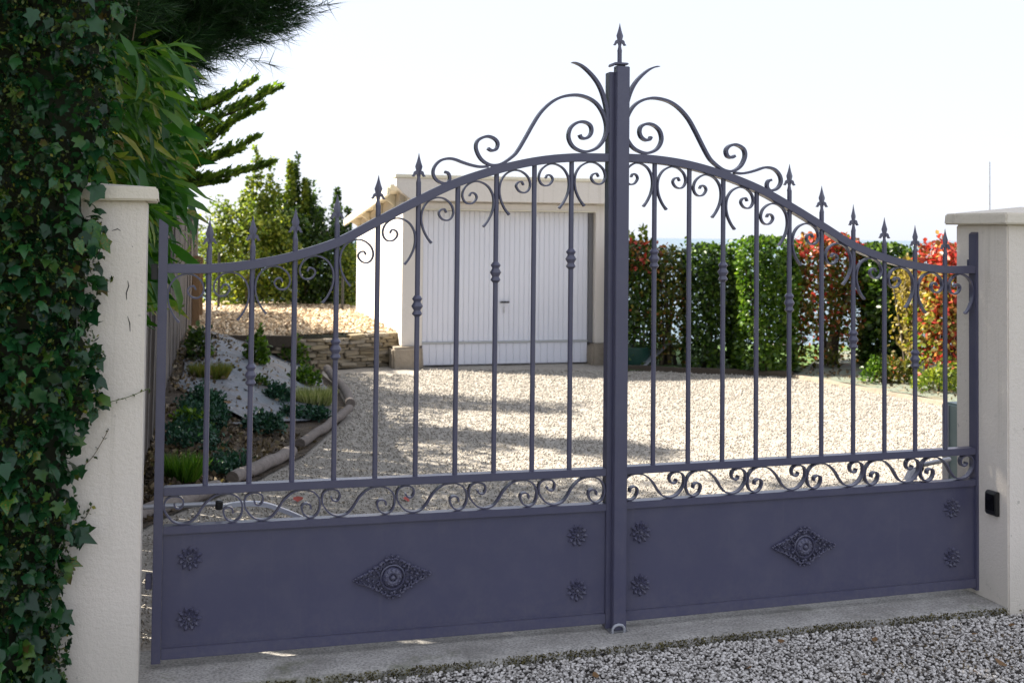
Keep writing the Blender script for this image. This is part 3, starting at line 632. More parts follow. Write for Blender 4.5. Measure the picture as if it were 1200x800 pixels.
# ================================================================ TERRACE, WALL, BANK, LOGS
def fence_x(y): return -3.1 - .234 * (y - 10.8)
LOGP = [(6.7, -2.06), (7.2, -1.95), (7.9, -1.72), (8.9, -1.56), (10.7, -1.50), (11.4, -1.60), (12.9, -1.92), (14.0, -2.25), (15.2, -2.4)]
def log_x(y): return float(np.interp(y, [p[0] for p in LOGP], [p[1] for p in LOGP]))
def bank_z(x, y):
    h = .10 + .33 * max(0, min(1, (y - 7) / 5.5)); xl = log_x(y); xf = fence_x(y)
    u = max(0, min(1, (xl - x) / max(.4, min(1.3, xl - xf)))); u = u * u * (3 - 2 * u) * .55 + .45 * u
    return .02 + h * u + .025 * noise.noise(Vector((x * 1.7, y * 1.7, 0))) * min(1, u * 4) + .01 * noise.noise(Vector((x * 6, y * 6, 4)))
b = MB(); NXb, NYb = 34, 80
for j in range(NYb):
    y = 5.0 + 9.3 * j / (NYb - 1); xf = fence_x(y) - .35; xl = log_x(y) + .03
    for i in range(NXb): x = xf + (xl - xf) * i / (NXb - 1); b.v.append((x, y, bank_z(x, y) - .012))
b.f = [(j * NXb + i, j * NXb + i + 1, (j + 1) * NXb + i + 1, (j + 1) * NXb + i) for j in range(NYb - 1) for i in range(NXb - 1)]
struct(put('bank', b.mesh('bank', True, fix=False), SOIL))
b = MB(); NXb, NYb = 40, 70
for j in range(NYb):
    y = 9.35 + 4.9 * j / (NYb - 1); e0 = fence_x(y) + .12 + .1 * noise.noise(Vector((y * 1.5, 1, 0))); e1 = log_x(y) - .10 - .5 * max(0, 1 - (y - 9.35) / 1.1) + .06 * noise.noise(Vector((y * 2, 7, 0)))
    if y < 10.2: e0 += (10.2 - y) * .9
    e0 = min(e0, e1 - .05)
    for i in range(NXb):
        x = e0 + (e1 - e0) * i / (NXb - 1); b.v.append((x, y, bank_z(x, y) + .006 + .035 * abs(noise.noise(Vector((x * 3.2 + y * 1.3, y * 1.5, 8)))) + .012 * abs(noise.noise(Vector((x * 9 + y * 4, y * 3.5, 1)))) ))
b.f = [(j * NXb + i, j * NXb + i + 1, (j + 1) * NXb + i + 1, (j + 1) * NXb + i) for j in range(NYb - 1) for i in range(NXb - 1)]
tag(put('weed_fabric', b.mesh('weed_fabric', True, fix=False), FABRIC), 'grey weed control fabric pegged over the sloping bed by the fence', 'ground fabric')
# terrace of pale mulch behind the stone wall
def terr(x, y): return .42 + .006 * (y - 14) + .02 * noise.noise(Vector((x, y, 2)))
b = MB(); W0 = Vector((-1.44, 15.14)); W1 = Vector((-2.75, 14.27))
NXb, NYb = 40, 40
for j in range(NYb):
    v_ = j / (NYb - 1)
    for i in range(NXb):
        u_ = i / (NXb - 1); x = -1.30 + (-7.2 + 1.30) * u_
        yf = W0.y + .08 + (x - W0.x) * (W1.y - W0.y) / (W1.x - W0.x) if x > W1.x else W1.y + .08
        x2 = x - .283 * (v_ * 6.5); y = yf + 6.5 * v_; b.v.append((x2, y, terr(x2, y)))
b.f = [(j * NXb + i + 1, j * NXb + i, (j + 1) * NXb + i, (j + 1) * NXb + i + 1) for j in range(NYb - 1) for i in range(NXb - 1)]
struct(put('mulch_terrace', b.mesh('mulch_terrace', True, fix=False), MULCH))
N = 14000; yy = RNG.uniform(14.4, 20, N); xx = RNG.uniform(-7, -1.3, N) - .283 * (yy - 15); yf = np.where(xx > -2.75, W0.y + .1 + (xx - W0.x) * (W1.y - W0.y) / (W1.x - W0.x), W1.y + .08)
ok = (yy > yf); P = np.stack([xx, yy, yy * 0], 1)[ok]; P[:, 2] = [terr(a, c) for a, c, _ in P]
stuff(tag(put('bark_mulch', cloud('bark_mulch', CUBE, P, rand_rot(len(P)), RNG.uniform(.008, .028, len(P))[:, None] * RNG.uniform(.4, 1.4, (len(P), 3)), BARK)), 'pale chipped bark spread over the raised terrace', 'mulch'))
tag(put('timber_edging', MB().box((-4.1, 14.14, .30), (-2.55, 14.22, .435)).mesh('timber_edging', bevel=.01), BARKM), 'dark timber board holding the edge of the bark terrace', 'edging board')
# dry stone wall, stone by stone
dw = thing('stone_wall', 'low dry stone retaining wall of thin tan slabs beside the garage', 'wall', (W0.x, W0.y, 0), math.atan2(W1.y - W0.y, W1.x - W0.x))
LW = (W1 - W0).length; R_ = random.Random(11); z = 0.0; cnt = 0; protos = []
for k in range(10):
    b = MB().box((-.5, -.5, -.5), (.5, .5, .5), jit=.10); me = b.mesh('stone', bevel=.06, smooth=50); me.materials.append(STONE); protos.append(me)
put('backing', MB().box((0, -.14, -.02), (LW, -.05, .37)).mesh('backing'), SOIL, dw)
while z < .40:
    h = R_.uniform(.026, .046); x = -.02
    while x < LW:
        l = R_.uniform(.09, .26); top_ = .43 - .05 * x / LW
        if z + h < top_:
            o = put('stone', R_.choice(protos), None, dw, loc=(x + l / 2, R_.uniform(-.012, .018), z + h / 2), rot=(R_.uniform(-.05, .05), R_.uniform(-.06, .06), R_.uniform(-.06, .06)))
            o.scale = (l * .97, R_.uniform(.13, .17), h * .95); cnt += 1
        x += l
    z += h
# logs edging the bed
def log(pts, r, label, seed):
    b = MB(); P_ = catmull(pts, 6); rr = [r * (1 + .16 * noise.noise(Vector((i * .6, seed, 0)))) for i in range(len(P_))]
    b.tube([(x, y, z + .01 * noise.noise(Vector((i * .5, seed, 5)))) for i, (x, y, z) in enumerate(P_)], rr, 12)
    me = b.mesh('log', 60); return tag(put('log', me, LOGM), label, 'log', 'logs edging the planted bed')
log([(-2.12, 13.75, .10), (-1.92, 13.0, .075), (-1.68, 12.1, .07), (-1.50, 11.2, .06)], .045, 'upright running grey log farthest from the gate, ending by the stone wall', 1)
log([(-1.47, 10.9, .06), (-1.52, 10.0, .055), (-1.60, 9.1, .05)], .038, 'middle grey log lying along the edge of the planted bed', 2)
log([(-1.60, 8.75, .055), (-1.70, 8.2, .06), (-1.80, 7.75, .06)], .045, 'short pale peeling log end nearest the drive in the shade', 3)
log([(-1.85, 7.55, .04), (-2.05, 7.0, .04), (-2.2, 6.5, .04)], .05, 'dark log behind the gate hinge side, closest to the left pillar', 4)

# fence, plank by plank
fn_ = thing('board_fence', 'weathered grey vertical board fence running back from the left pillar under the bamboo', 'fence', (0, 0, 0))
y = 4.75; i = 0; ps = []
for k in range(5):
    b = MB().box((-.012, -.085, 0), (.012, .085, 1.55), jit=.004); b.v = [(a, c + (.0), d) for a, c, d in b.v]; me = b.mesh('plank', bevel=.003); me.materials.append(PLANK); ps.append(me)
while y < 18.5:
    x = fence_x(y); z0 = .05 if y < 6 else .12 + .3 * min(1, (y - 7) / 5.5) if y > 7 else .1
    put('plank', random.choice(ps), None, fn_, loc=(x + random.uniform(-.008, .008), y, z0 - .05), rot=(random.uniform(-.02, .02), random.uniform(-.015, .015), .23 + random.uniform(-.08, .08)))
    y += .182
put('fence_post', MB().box((-.05, -.05, .3), (.05, .05, 1.35)).mesh('fence_post', bevel=.01), POSTW, fn_, loc=(fence_x(15.6) + .08, 15.6, 0), rot=(0, 0, .23))
put('fence_post', MB().box((-.045, -.045, .3), (.045, .045, 1.3)).mesh('fence_post', bevel=.01), POSTW, fn_, loc=(fence_x(17.3) + .08, 17.3, 0), rot=(0, 0, .23))

# ================================================================ PLANTS
LEAF_Q = ([(0, 0, 0), (.32, .35, .06), (.30, .72, .03), (0, 1, -.08), (-.30, .72, .03), (-.32, .35, .06), (0, .5, -.04)], [(0, 1, 6), (1, 2, 6), (2, 3, 6), (3, 4, 6), (4, 5, 6), (5, 0, 6)])
LEAF_S = ([(0, 0, 0), (.33, .5, .05), (0, 1, -.05), (-.33, .5, .05)], [(0, 1, 2), (0, 2, 3)])
IVY = ([(0, 0, 0), (.20, -.13, -.03), (.48, .06, .0), (.30, .30, .05), (.58, .52, -.03), (.24, .62, .05), (0, 1.08, -.10), (-.24, .62, .05), (-.56, .50, -.03), (-.30, .30, .05), (-.47, .05, 0), (-.20, -.13, -.03), (0, .38, -.04)],
       [(0, 1, 2), (0, 2, 3), (0, 3, 12), (3, 4, 5), (12, 3, 5), (12, 5, 6), (12, 6, 7), (12, 7, 9), (7, 8, 9), (0, 12, 9), (0, 9, 10), (0, 10, 11)])
LANCE = ([(0, 0, 0), (.055, .2, .02), (.075, .45, .03), (.05, .75, -.02), (0, 1, -.12), (-.05, .75, -.02), (-.075, .45, .03), (-.055, .2, .02), (0, .2, 0), (0, .45, .01), (0, .75, -.05)],
         [(0, 1, 8), (0, 8, 7), (1, 2, 9, 8), (8, 9, 6, 7), (2, 3, 10, 9), (9, 10, 5, 6), (3, 4, 10), (10, 4, 5)])
BLADE = ([(-.02, 0, 0), (.02, 0, 0), (.014, .5, .0), (-.014, .5, 0), (0, 1, -.12)], [(0, 1, 2, 3), (3, 2, 4)])
G_IVY = leaf_mat('ivy_leaf', [(0, (0.0056, 0.0250, 0.0084)), (.5, (0.0116, 0.0535, 0.0158)), (.85, (0.0232, 0.0856, 0.0211)), (.97, (0.0744, 0.1426, 0.0211)), (1, (0.0750, 0.0575, 0.0158))], .26, .15, spec=.3)
G_IVYO = leaf_mat('ivy_leaf_front', [(0, (0.0061, 0.0299, 0.0119)), (.5, (0.0122, 0.0606, 0.0198)), (.88, (0.0217, 0.0927, 0.0198)), (.96, (0.0608, 0.1426, 0.0198)), (1, (0.1519, 0.1069, 0.0149))], .25, .12, obj=True)
G_PRIV = leaf_mat('small_leaf', [(0, (0.0140, 0.0315, 0.0084)), (.6, (0.0420, 0.0700, 0.0140)), (.9, (0.1120, 0.1400, 0.0210)), (1, (0.2100, 0.1960, 0.0280))], .45, .3)
G_BAM = leaf_mat('bamboo_leaf', [(0, (0.0175, 0.0675, 0.0088)), (.5, (0.0500, 0.1500, 0.0165)), (.85, (0.1250, 0.2550, 0.0275)), (.95, (0.2500, 0.2700, 0.0550)), (1, (0.4000, 0.3600, 0.1320))], .35, .35)
G_BAMO = leaf_mat('bamboo_leaf_front', [(0, (.014, .07, .010)), (.6, (.045, .15, .02)), (.92, (.11, .21, .035)), (1, (.34, .25, .12))], .3, .4, obj=True)
G_PINE = leaf_mat('pine_needle', [(0, (0.0052, 0.0242, 0.0054)), (.6, (0.0115, 0.0475, 0.0099)), (1, (0.0315, 0.0949, 0.0135))], .5, .1)
G_CYP = leaf_mat('cypress_spray', [(0, (.035, .075, .010)), (.5, (.10, .18, .02)), (1, (.26, .34, .05))], .6, .45)
G_YEL = leaf_mat('yellow_green_leaf', [(0, (0.0425, 0.0765, 0.0127)), (.5, (0.1360, 0.1870, 0.0255)), (1, (0.3230, 0.3400, 0.0510))], .4, .4)
G_DRK = leaf_mat('dark_shrub_leaf', [(0, (0.0105, 0.0294, 0.0056)), (.6, (0.0350, 0.0756, 0.0112)), (1, (0.1120, 0.1848, 0.0224))], .4, .25)
G_BOX = leaf_mat('box_leaf', [(0, (0.0201, 0.0490, 0.0055)), (.5, (0.0536, 0.1188, 0.0117)), (1, (0.1608, 0.2516, 0.0326))], .35, .35)
G_RED = leaf_mat('red_photinia_leaf', [(0, (.07, .09, .015)), (.25, (.22, .07, .025)), (.6, (.46, .045, .04)), (.85, (.58, .13, .10)), (1, (.55, .38, .10))], .35, .35, tt=(1.5, .9, .8))
G_OLV = leaf_mat('olive_photinia_leaf', [(0, (0.0294, 0.0483, 0.0067)), (.5, (0.0882, 0.1046, 0.0140)), (.85, (0.1837, 0.1610, 0.0280)), (1, (0.3308, 0.0805, 0.0280))], .4, .3)
G_ORG = leaf_mat('golden_twig_leaf', [(0, (0.0960, 0.0720, 0.0160)), (.6, (0.2560, 0.1920, 0.0480)), (1, (0.4160, 0.3360, 0.1120))], .5, .4)
G_BLUE = leaf_mat('blue_green_leaf', [(0, (0.0084, 0.0350, 0.0245)), (.6, (0.0224, 0.0770, 0.0490)), (1, (0.0560, 0.1400, 0.0840))], .5, .2)
G_GRS = leaf_mat('grass_blade', [(0, (0.0280, 0.0700, 0.0070)), (.6, (0.0700, 0.1820, 0.0140)), (1, (0.1540, 0.2380, 0.0350))], .5, .4)
G_OLG = leaf_mat('olive_grass_blade', [(0, (0.0630, 0.0910, 0.0140)), (.6, (0.1400, 0.1680, 0.0350)), (1, (0.2240, 0.1680, 0.0560))], .5, .4)
G_VAR = leaf_mat('pale_striped_blade', [(0, (0.0980, 0.1400, 0.0420)), (.5, (0.2520, 0.2800, 0.1120)), (1, (0.4200, 0.4060, 0.2520))], .5, .35)
CORE = simple('dark_core', (.018, .022, .010), .95, var=.5, bump=.8, scale=12)
TWIG = simple('twig', (.16, .12, .07), .8, var=.3)

def leaf_dirs(n, out, droop=.35, jitter=.7):
    """leaf directions (hanging outwards) and normals"""
    D = out + RNG.normal(size=(n, 3)) * jitter; D[:, 2] -= droop
    Nn = out * 1.0 + np.array([0, 0, .6]) + RNG.normal(size=(n, 3)) * .55
    return frames(D, Nn)

def ivy_shape(lobe):
    """the ivy outline with its notches filled by 1-lobe"""
    V = [list(v) for v in IVY[0]]; f = 1 - lobe
    for i, tx, ty in ((3, .46, .27), (9, -.46, .27), (5, .36, .72), (7, -.36, .72)): V[i][0] += (tx - V[i][0]) * f; V[i][1] += (ty - V[i][1]) * f
    V[1][1] += .05 * f; V[11][1] += .05 * f; V[2][0] *= 1 - .25 * f; V[10][0] *= 1 - .25 * f
    return [tuple(v) for v in V]
IVY_B = ([(x * .8, y, z) for x, y, z in ivy_shape(.2)], IVY[1])
# ---- ivy wall in front of / over the left pillar ; frame: s to the right along the pillar front, q towards the viewer
ivy = thing('ivy_hedge', 'tall dark ivy covered hedge swallowing the left pillar at the picture edge', 'hedge', (PL0.x, PL0.y, 0), YL)
def ivy_edge(z):
    return float(np.interp(z, [0, .3, .6, .9, 1.2, 1.5, 1.8, 2.1, 2.5, 3.6], [-.255, -.245, -.225, -.185, -.145, -.165, -.15, -.10, -.10, -.25])) + .02 * math.sin(z * 13) + .012 * math.sin(z * 31 + 1)
def ivy_pts(n, smin, bulge=.05):
    z = RNG.uniform(-.03, 3.5, n); e = np.array([ivy_edge(a) for a in z]); s_ = e - RNG.uniform(0, 1, n) ** 1.0 * (e - smin)
    edge = np.clip((e - s_) / .16, 0, 1); th = .035 + .20 * np.sqrt(edge)
    th = th + .05 * np.array([noise.noise(Vector((a * 3.2, b_ * 3.2, 1))) for a, b_ in zip(s_, z)])
    q = th * (1 - RNG.uniform(0, 1, n) ** 2 * .55)
    return np.stack([s_, -q, z], 1), edge
# solid dark hull inside the leaves, added to block the sun
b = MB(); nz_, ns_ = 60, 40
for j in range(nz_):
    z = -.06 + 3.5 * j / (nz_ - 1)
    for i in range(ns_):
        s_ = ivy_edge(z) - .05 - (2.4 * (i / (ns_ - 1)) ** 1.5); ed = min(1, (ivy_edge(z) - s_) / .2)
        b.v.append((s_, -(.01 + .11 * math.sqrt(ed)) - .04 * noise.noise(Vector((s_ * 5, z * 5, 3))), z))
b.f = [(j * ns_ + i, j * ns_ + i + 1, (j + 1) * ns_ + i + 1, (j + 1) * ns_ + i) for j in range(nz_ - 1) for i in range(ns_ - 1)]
me = b.mesh('inner_hull', True, fix=False); put('inner_hull', me, CORE, ivy)
stuff(put('hedge_body', MB().box((-2.6, -.02, 1.86), (-.30, .55, 3.35), jit=.05).box((-2.6, .0, -.05), (-.43, .5, 1.85)).mesh('hedge_body'), CORE, ivy))  # solid dark boxes filling the hedge, added to stop the sun
P, ed = ivy_pts(3600, -2.4); out = np.tile([[.15, -1, .1]], (len(P), 1)); out[:, 0] += (1 - ed) * .5
R3 = leaf_dirs(len(P), out * .45, .75, .45); stuff(put('ivy_foliage', cloud('ivy_foliage', IVY, P, R3, RNG.uniform(.022, .060, len(P)), G_IVY), None, ivy))
P, ed = ivy_pts(5200, -1.2); out = np.tile([[.15, -1, .1]], (len(P), 1)); out[:, 0] += (1 - ed) * .5
R3 = leaf_dirs(len(P), out * .45, .75, .7); stuff(put('ivy_foliage', cloud('ivy_foliage', IVY_B, P, R3, RNG.uniform(.018, .055, len(P)), G_IVY), None, ivy))
# tips along the edge, top of the hedge behind
P, ed = ivy_pts(42000, -1.3); P[:, 1] *= RNG.uniform(.85, 1.12, len(P)); msk = np.array([noise.noise(Vector((a * 6, b_ * 4, 7))) > -.12 for a, _, b_ in P])
P = P[msk]; stuff(put('small_foliage', cloud('small_foliage', LEAF_S, P, rand_rot(len(P)), RNG.uniform(.008, .020, len(P)), G_PRIV), None, ivy))
# 300 front leaves, each its own object
N = 290; P, ed = ivy_pts(N, -.52); P[:, 1] -= .022; out = np.tile([[.15, -1, .1]], (N, 1)); out[:, 0] += (1 - ed) * .5
R3 = leaf_dirs(N, out * .4, .85, .40)
ivl = []
for k in range(8):
    sh = (.7, .2, .45, .0, .55, .1, .3, .9)[k]; w_ = (.9, .72, .95, .62, .8, .85, .66, .8)[k]
    src = [(x * w_, y_, z_) for x, y_, z_ in ivy_shape(sh)]; vs = [(x, y_, z_ * 1.3 - .22 * y_ * y_ * random.uniform(-.2, 1.2) + .3 * x * x * random.uniform(-1, 1)) for x, y_, z_ in src]; b = MB().add(vs, IVY[1]); me = b.mesh('leaf', True, fix=False); me.materials.append(G_IVYO); ivl.append(me)
for i in range(N):
    o = put('leaf', ivl[i % 8], None, ivy); s_ = random.uniform(.038, .075)
    o.matrix_local = Matrix.Translation(P[i]) @ Matrix(R3[i].tolist()).to_4x4() @ Matrix.Diagonal((s_, s_, s_, 1))
# stray shoots against the pillar
for z0, ln, dz in ((1.035, .17, .05), (.80, .10, .14), (1.47, .05, .01), (.44, .02, .02), (.27, .03, -.03), (.62, .03, .05)):
    s0 = ivy_edge(z0) - .01; P_ = catmull([(s0, -.03, z0), (s0 + ln * .5, -.022, z0 + dz * .35), (s0 + ln, -.02, z0 + dz)], 6)
    put('shoot', MB().tube(P_, .0014, 5).mesh('shoot'), simple('green_stem', (.10, .14, .04), .6) if z0 > .9 else TWIG, ivy)
    m_ = 6; PP = np.array([P_[min(len(P_) - 1, 2 + 2 * k)] for k in range(m_) for _ in (0, 1)]); stuff(put('shoot_leaves', cloud('shoot_leaves', LEAF_S, PP, rand_rot(len(PP)), RNG.uniform(.010, .022, len(PP)), G_PRIV), None, ivy))

for (s_, z_, sz_, tilt) in ((-.235, .60, .095, 2.0), (-.27, .33, .075, 2.3), (-.17, 1.22, .07, 2.6), (-.25, .50, .06, 1.9)):
    D_ = np.array([[math.sin(tilt), -.25, math.cos(tilt)]]); M_ = frames(D_, np.array([[.2, -1, .25]]))[0]
    o = put('leaf', ivl[7], None, ivy); o.matrix_local = Matrix.Translation((s_, -.075, z_)) @ Matrix(M_.tolist()).to_4x4() @ Matrix.Diagonal((sz_, sz_, sz_, 1))
# small cracks in the render of the left pillar
for pts_ in ([(-.062, 1.475), (-.058, 1.455), (-.066, 1.43), (-.064, 1.405)], [(-.060, 1.345), (-.052, 1.32), (-.050, 1.29)], [(-.05, 1.60), (-.046, 1.597)], [(-.12, 1.655), (-.10, 1.662), (-.09, 1.655)]):
    put('crack', MB().tube([(x, -.0003, z) for x, z in pts_], [.0008] + [.0022] * (len(pts_) - 2) + [.001], 5).mesh('crack'), BLACKW, pl)
# ---- bamboo behind the left pillar
bam = thing('bamboo_clump', 'leafy bamboo arching over the fence behind the left pillar', 'bamboo', (-1.95, 6.0, 0))
N = 17000; y = RNG.uniform(4.75, 9.6, N); top_ = np.where(y < 6.2, 3.3, 3.3); z = 1.15 + RNG.uniform(0, 1, N) ** .8 * (2.4)
z = np.where(y < 5.2, np.maximum(z, 1.75), z)
fx = -3.1 - .234 * (y - 10.8)
rlim = np.interp(z, [1.0, 1.4, 1.8, 2.2, 2.6, 3.0, 3.5], [-.02, .12, .20, .27, .27, .14, -.05]) + .05 * np.sin(z * 9 + y * 5)
rlim = rlim - np.maximum(0, (y - 6.0)) * .10
x = fx + rlim - RNG.uniform(0, 1, N) ** 1.3 * 1.1
zmax = EYE + .165 * y - np.maximum(0, RNG.normal(0, .12, N)); kz = z < zmax; x, y, z = x[kz], y[kz], z[kz]; N = len(x)
P = np.stack([x + 1.95, y - 6.0, z], 1); out = np.tile([[.75, -.55, -.1]], (N, 1))
R3 = leaf_dirs(N, out, .45, .35)
stuff(put('bamboo_foliage', cloud('bamboo_foliage', LANCE, P, R3, np.stack([RNG.uniform(.12, .22, N)] * 3, 1) * np.array([[1.0, 1, 1]]), G_BAM), None, bam))
lm = []
for k in range(4):
    vs = [(x_, y_, z_ - y_ * y_ * random.uniform(.0, .25)) for x_, y_, z_ in LANCE[0]]; me = MB().add(vs, LANCE[1]).mesh('leaf', True, fix=False); me.materials.append(G_BAMO); lm.append(me)
for i in range(230):
    y_ = random.uniform(4.72, 5.9); z_ = random.uniform(1.75, 2.5) if random.random() < .7 else random.uniform(1.35, 1.9)
    if z_ < 1.85 and y_ < 5.1: y_ = 5.3
    x_ = fence_x(y_) + random.uniform(-.15, .32) - max(0, z_ - 2.4) * .25; d = Vector((random.uniform(.2, 1.1), random.uniform(-.9, .2), random.uniform(-1.3, .15)))
    s_ = random.uniform(.13, .25); M_ = frames(np.array([d]), np.array([[random.uniform(-.3, .9), random.uniform(-1, 0), random.uniform(.2, 1)]]))[0]
    o = put('leaf', lm[i % 4], None, bam); o.matrix_local = Matrix.Translation((x_ + 1.95, y_ - 6.0, z_)) @ Matrix(M_.tolist()).to_4x4() @ Matrix.Diagonal((s_ * 1.35, s_, s_, 1))
for i in range(26):
    y_ = random.uniform(4.8, 8.5); x_ = fence_x(y_) - random.uniform(.05, .5); lean = random.uniform(.1, .5)
    P_ = catmull([(x_ + 1.95, y_ - 6, .0), (x_ + 1.97, y_ - 6.02, 1.4), (x_ + 1.95 + lean * .5, y_ - 6.1, 2.4), (x_ + 1.95 + lean, y_ - 6.25, 3.0 + random.uniform(-.3, .3))], 5)
    put('culm', MB().tube(P_, [.009 * (1 - .7 * k / len(P_)) for k in range(len(P_))], 6).mesh('culm', True), TWIG if i % 3 else POSTW, bam)

# ---- pine above
pine = thing('pine_tree', 'dark pine tree whose long needled boughs hang over the top left of the view', 'pine tree', (-3.3, 7.0, 0))
put('trunk', MB().tube(catmull([(0, 0, -.1), (.05, .02, 1.6), (-.05, .05, 3.4), (.05, 0, 5.2), (0, 0, 7.2)], 6), [.20 * (1 - .75 * k / 24) for k in range(25)], 12).mesh('trunk', True), BARKM, pine)
NEED = ([(-.014, 0, 0), (.014, 0, 0), (0, 1, -.06)], [(0, 1, 2)])
PP, DD = [], []; 
def bough(pts, tufts, spread, rr=.03):
    P_ = catmull(pts, 6); put('limb', MB().tube(P_, [rr * (1 - .8 * k / len(P_)) for k in range(len(P_))], 7).mesh('limb', True), BARKM, pine)
    for k in range(tufts):
        f = .25 + .75 * (k / tufts) ** .8; i = min(len(P_) - 2, int(f * (len(P_) - 1))); p = Vector(P_[i]); q = Vector(P_[i + 1]) - p; q.normalize()
        sp_ = spread * (1 - .6 * f); base = p + Vector((random.gauss(0, sp_), random.gauss(0, sp_), random.gauss(0, sp_ * .6)))
        ax = (q + (base - p) * 2.2 / max(spread, .01) * .35 + Vector((random.gauss(0, .2), random.gauss(0, .2), random.gauss(0, .2)))).normalized()
        for m_ in range(34):
            t_ = random.uniform(0, .16); PP.append(tuple(base + ax * t_)); d = ax * 1.0 + Vector((random.gauss(0, .5), random.gauss(0, .5), random.gauss(0, .5))); DD.append(tuple(d))
vis = [((0, 0, 2.6), (.8, -.2, 2.75), (1.4, -.1, 2.86), (1.9, -.05, 2.98)), ((0, 0, 2.5), (.5, -.3, 2.6), (1.0, -.3, 2.68), (1.45, -.2, 2.75)), ((0, 0, 2.5), (.4, -.9, 2.5), (.9, -1.1, 2.6), (1.35, -1.0, 2.78)), ((0, 0, 2.7), (.6, -.7, 2.85), (1.1, -.8, 2.95), (1.55, -.7, 3.1)),
       ((0, 0, 2.7), (.5, -.1, 2.8), (1.0, 0, 2.9), (1.5, 0, 3.1)), ((0, 0, 2.3), (.9, -.2, 2.55), (1.5, -.1, 2.80), (2.0, -.05, 3.07)), ((0, 0, 2.4), (.7, -.3, 2.55), (1.25, -.3, 2.72), (1.66, -.2, 2.93)), ((0, 0, 2.2), (.6, -.4, 2.35), (1.05, -.5, 2.52), (1.42, -.4, 2.62)),
       ((0, 0, 2.6), (1, -.3, 2.9), (1.5, -.4, 3.1), (1.95, -.3, 3.25)), ((0, 0, 2.3), (.5, -.8, 2.5), (.95, -.9, 2.75), (1.3, -.8, 3.0)), ((0, 0, 2.8), (.9, .3, 2.95), (1.3, .3, 3.1), (1.7, .3, 3.2))]
for v_ in vis: bough(v_, 190, .17)
for k in range(120):
    a = k * 2.4; z0 = 3.3 + 4.8 * (k / 120); ln = 3.1 * (1 - .4 * (k / 120)) * random.uniform(.8, 1.1); c_, s_ = math.cos(a), math.sin(a)
    bough([(0, 0, z0), (ln * .4 * c_, ln * .4 * s_, z0 + .1), (ln * .75 * c_, ln * .75 * s_, z0 + .25), (ln * c_, ln * s_, z0 + .45)], 64, .38, .035)
for k in range(26):  # unseen extra boughs, added to close sun leaks on the forecourt
    a = -1.9 + 1.5 * (k % 7) / 6; z0 = 3.35 + .09 * k; ln = random.uniform(2.2, 3.0); c_, s_ = math.cos(a), math.sin(a)
    bough([(0, 0, z0), (ln * .4 * c_, ln * .4 * s_, z0 + .1), (ln * .75 * c_, ln * .75 * s_, z0 + .2), (ln * c_, ln * s_, z0 + .35)], 60, .42, .035)
PP = np.array(PP); DD = np.array(DD); n = len(PP); sz_ = RNG.uniform(.09, .15, n)
hi = PP[:, 2] > 3.3; w3 = np.where(hi, 6.0, 1.3)  # needles above the view widened to block the sun
stuff(put('needles', cloud('needles', NEED, PP, frames(DD, RNG.normal(size=(n, 3))), np.stack([sz_ * w3, sz_, sz_], 1), G_PINE), None, pine))

# ---- cypress with feathery arms
SPR = ([(0, 0, 0), (.16, .25, .03), (.08, .4, 0), (.22, .6, .02), (.08, .7, 0), (0, 1, 0), (-.08, .7, 0), (-.22, .6, .02), (-.08, .4, 0), (-.16, .25, .03)], [(0, 1, 2, 8, 9), (2, 3, 4, 6, 7, 8), (4, 5, 6)])
def cypress(label, loc, H, rad_, arms, seed):
    R_ = random.Random(seed); r = thing('cypress_tree', label, 'cypress tree', loc, 0, 'cypress trees behind the fence')
    put('trunk', MB().tube([(0, 0, 0), (.03, 0, H * .5), (0, 0, H)], [.12, .08, .02], 8).mesh('trunk', True), BARKM, r)
    P_, D_ = [], []
    for k in range(130):
        z0 = .6 + (H - .8) * R_.random(); a = R_.uniform(0, 6.283); rr = rad_ * (1 - .65 * z0 / H) * R_.uniform(.7, 1.15)
        arms_ = Vector((math.cos(a) * rr, math.sin(a) * rr, z0 + rr * .45))
        for m_ in range(60):
            f = R_.random() ** .7; p = Vector((0, 0, z0)).lerp(arms_, f) + Vector([R_.gauss(0, .07) for _ in range(3)]); P_.append(tuple(p)); d = (arms_ - Vector((0, 0, z0))).normalized() + Vector((R_.gauss(0, .4), R_.gauss(0, .4), .5 + R_.gauss(0, .4))); D_.append(tuple(d))
    for p0, p1, wd in arms:
        p0, p1 = Vector(p0), Vector(p1); ax = (p1 - p0).normalized()
        put('limb', MB().tube([p0, p0.lerp(p1, .6) + Vector((0, 0, -.04)), p1], [.02, .012, .004], 6).mesh('limb'), BARKM, r)
        for m_ in range(int(330 * (p1 - p0).length)):
            f = R_.random(); w_ = wd * (1 - f) ** .6 + .012; p = p0.lerp(p1, f) + Vector((0, 0, -.04 * math.sin(f * 3.1))) + Vector((R_.gauss(0, w_ * .3), R_.gauss(0, w_ * .5), abs(R_.gauss(0, w_ * .45)) - w_ * .15))
            P_.append(tuple(p)); D_.append(tuple(ax * 1.2 + Vector((R_.gauss(0, .25), R_.gauss(0, .3), .55 + R_.gauss(0, .25)))))
    P_, D_ = np.array(P_), np.array(D_); n = len(P_)
    stuff(put('sprays', cloud('sprays', SPR, P_, frames(D_, RNG.normal(size=(n, 3))), RNG.uniform(.06, .12, n), G_CYP), None, r))
cx_, cy_ = -3.75, 11.0
def rel(u, v, Y): # direction on the plane y=Y relative to the trunk
    X = (u - 600) / F * Y; Z = EYE + ((275 - v) / F) * Y; return (X - cx_, Y - cy_, Z)
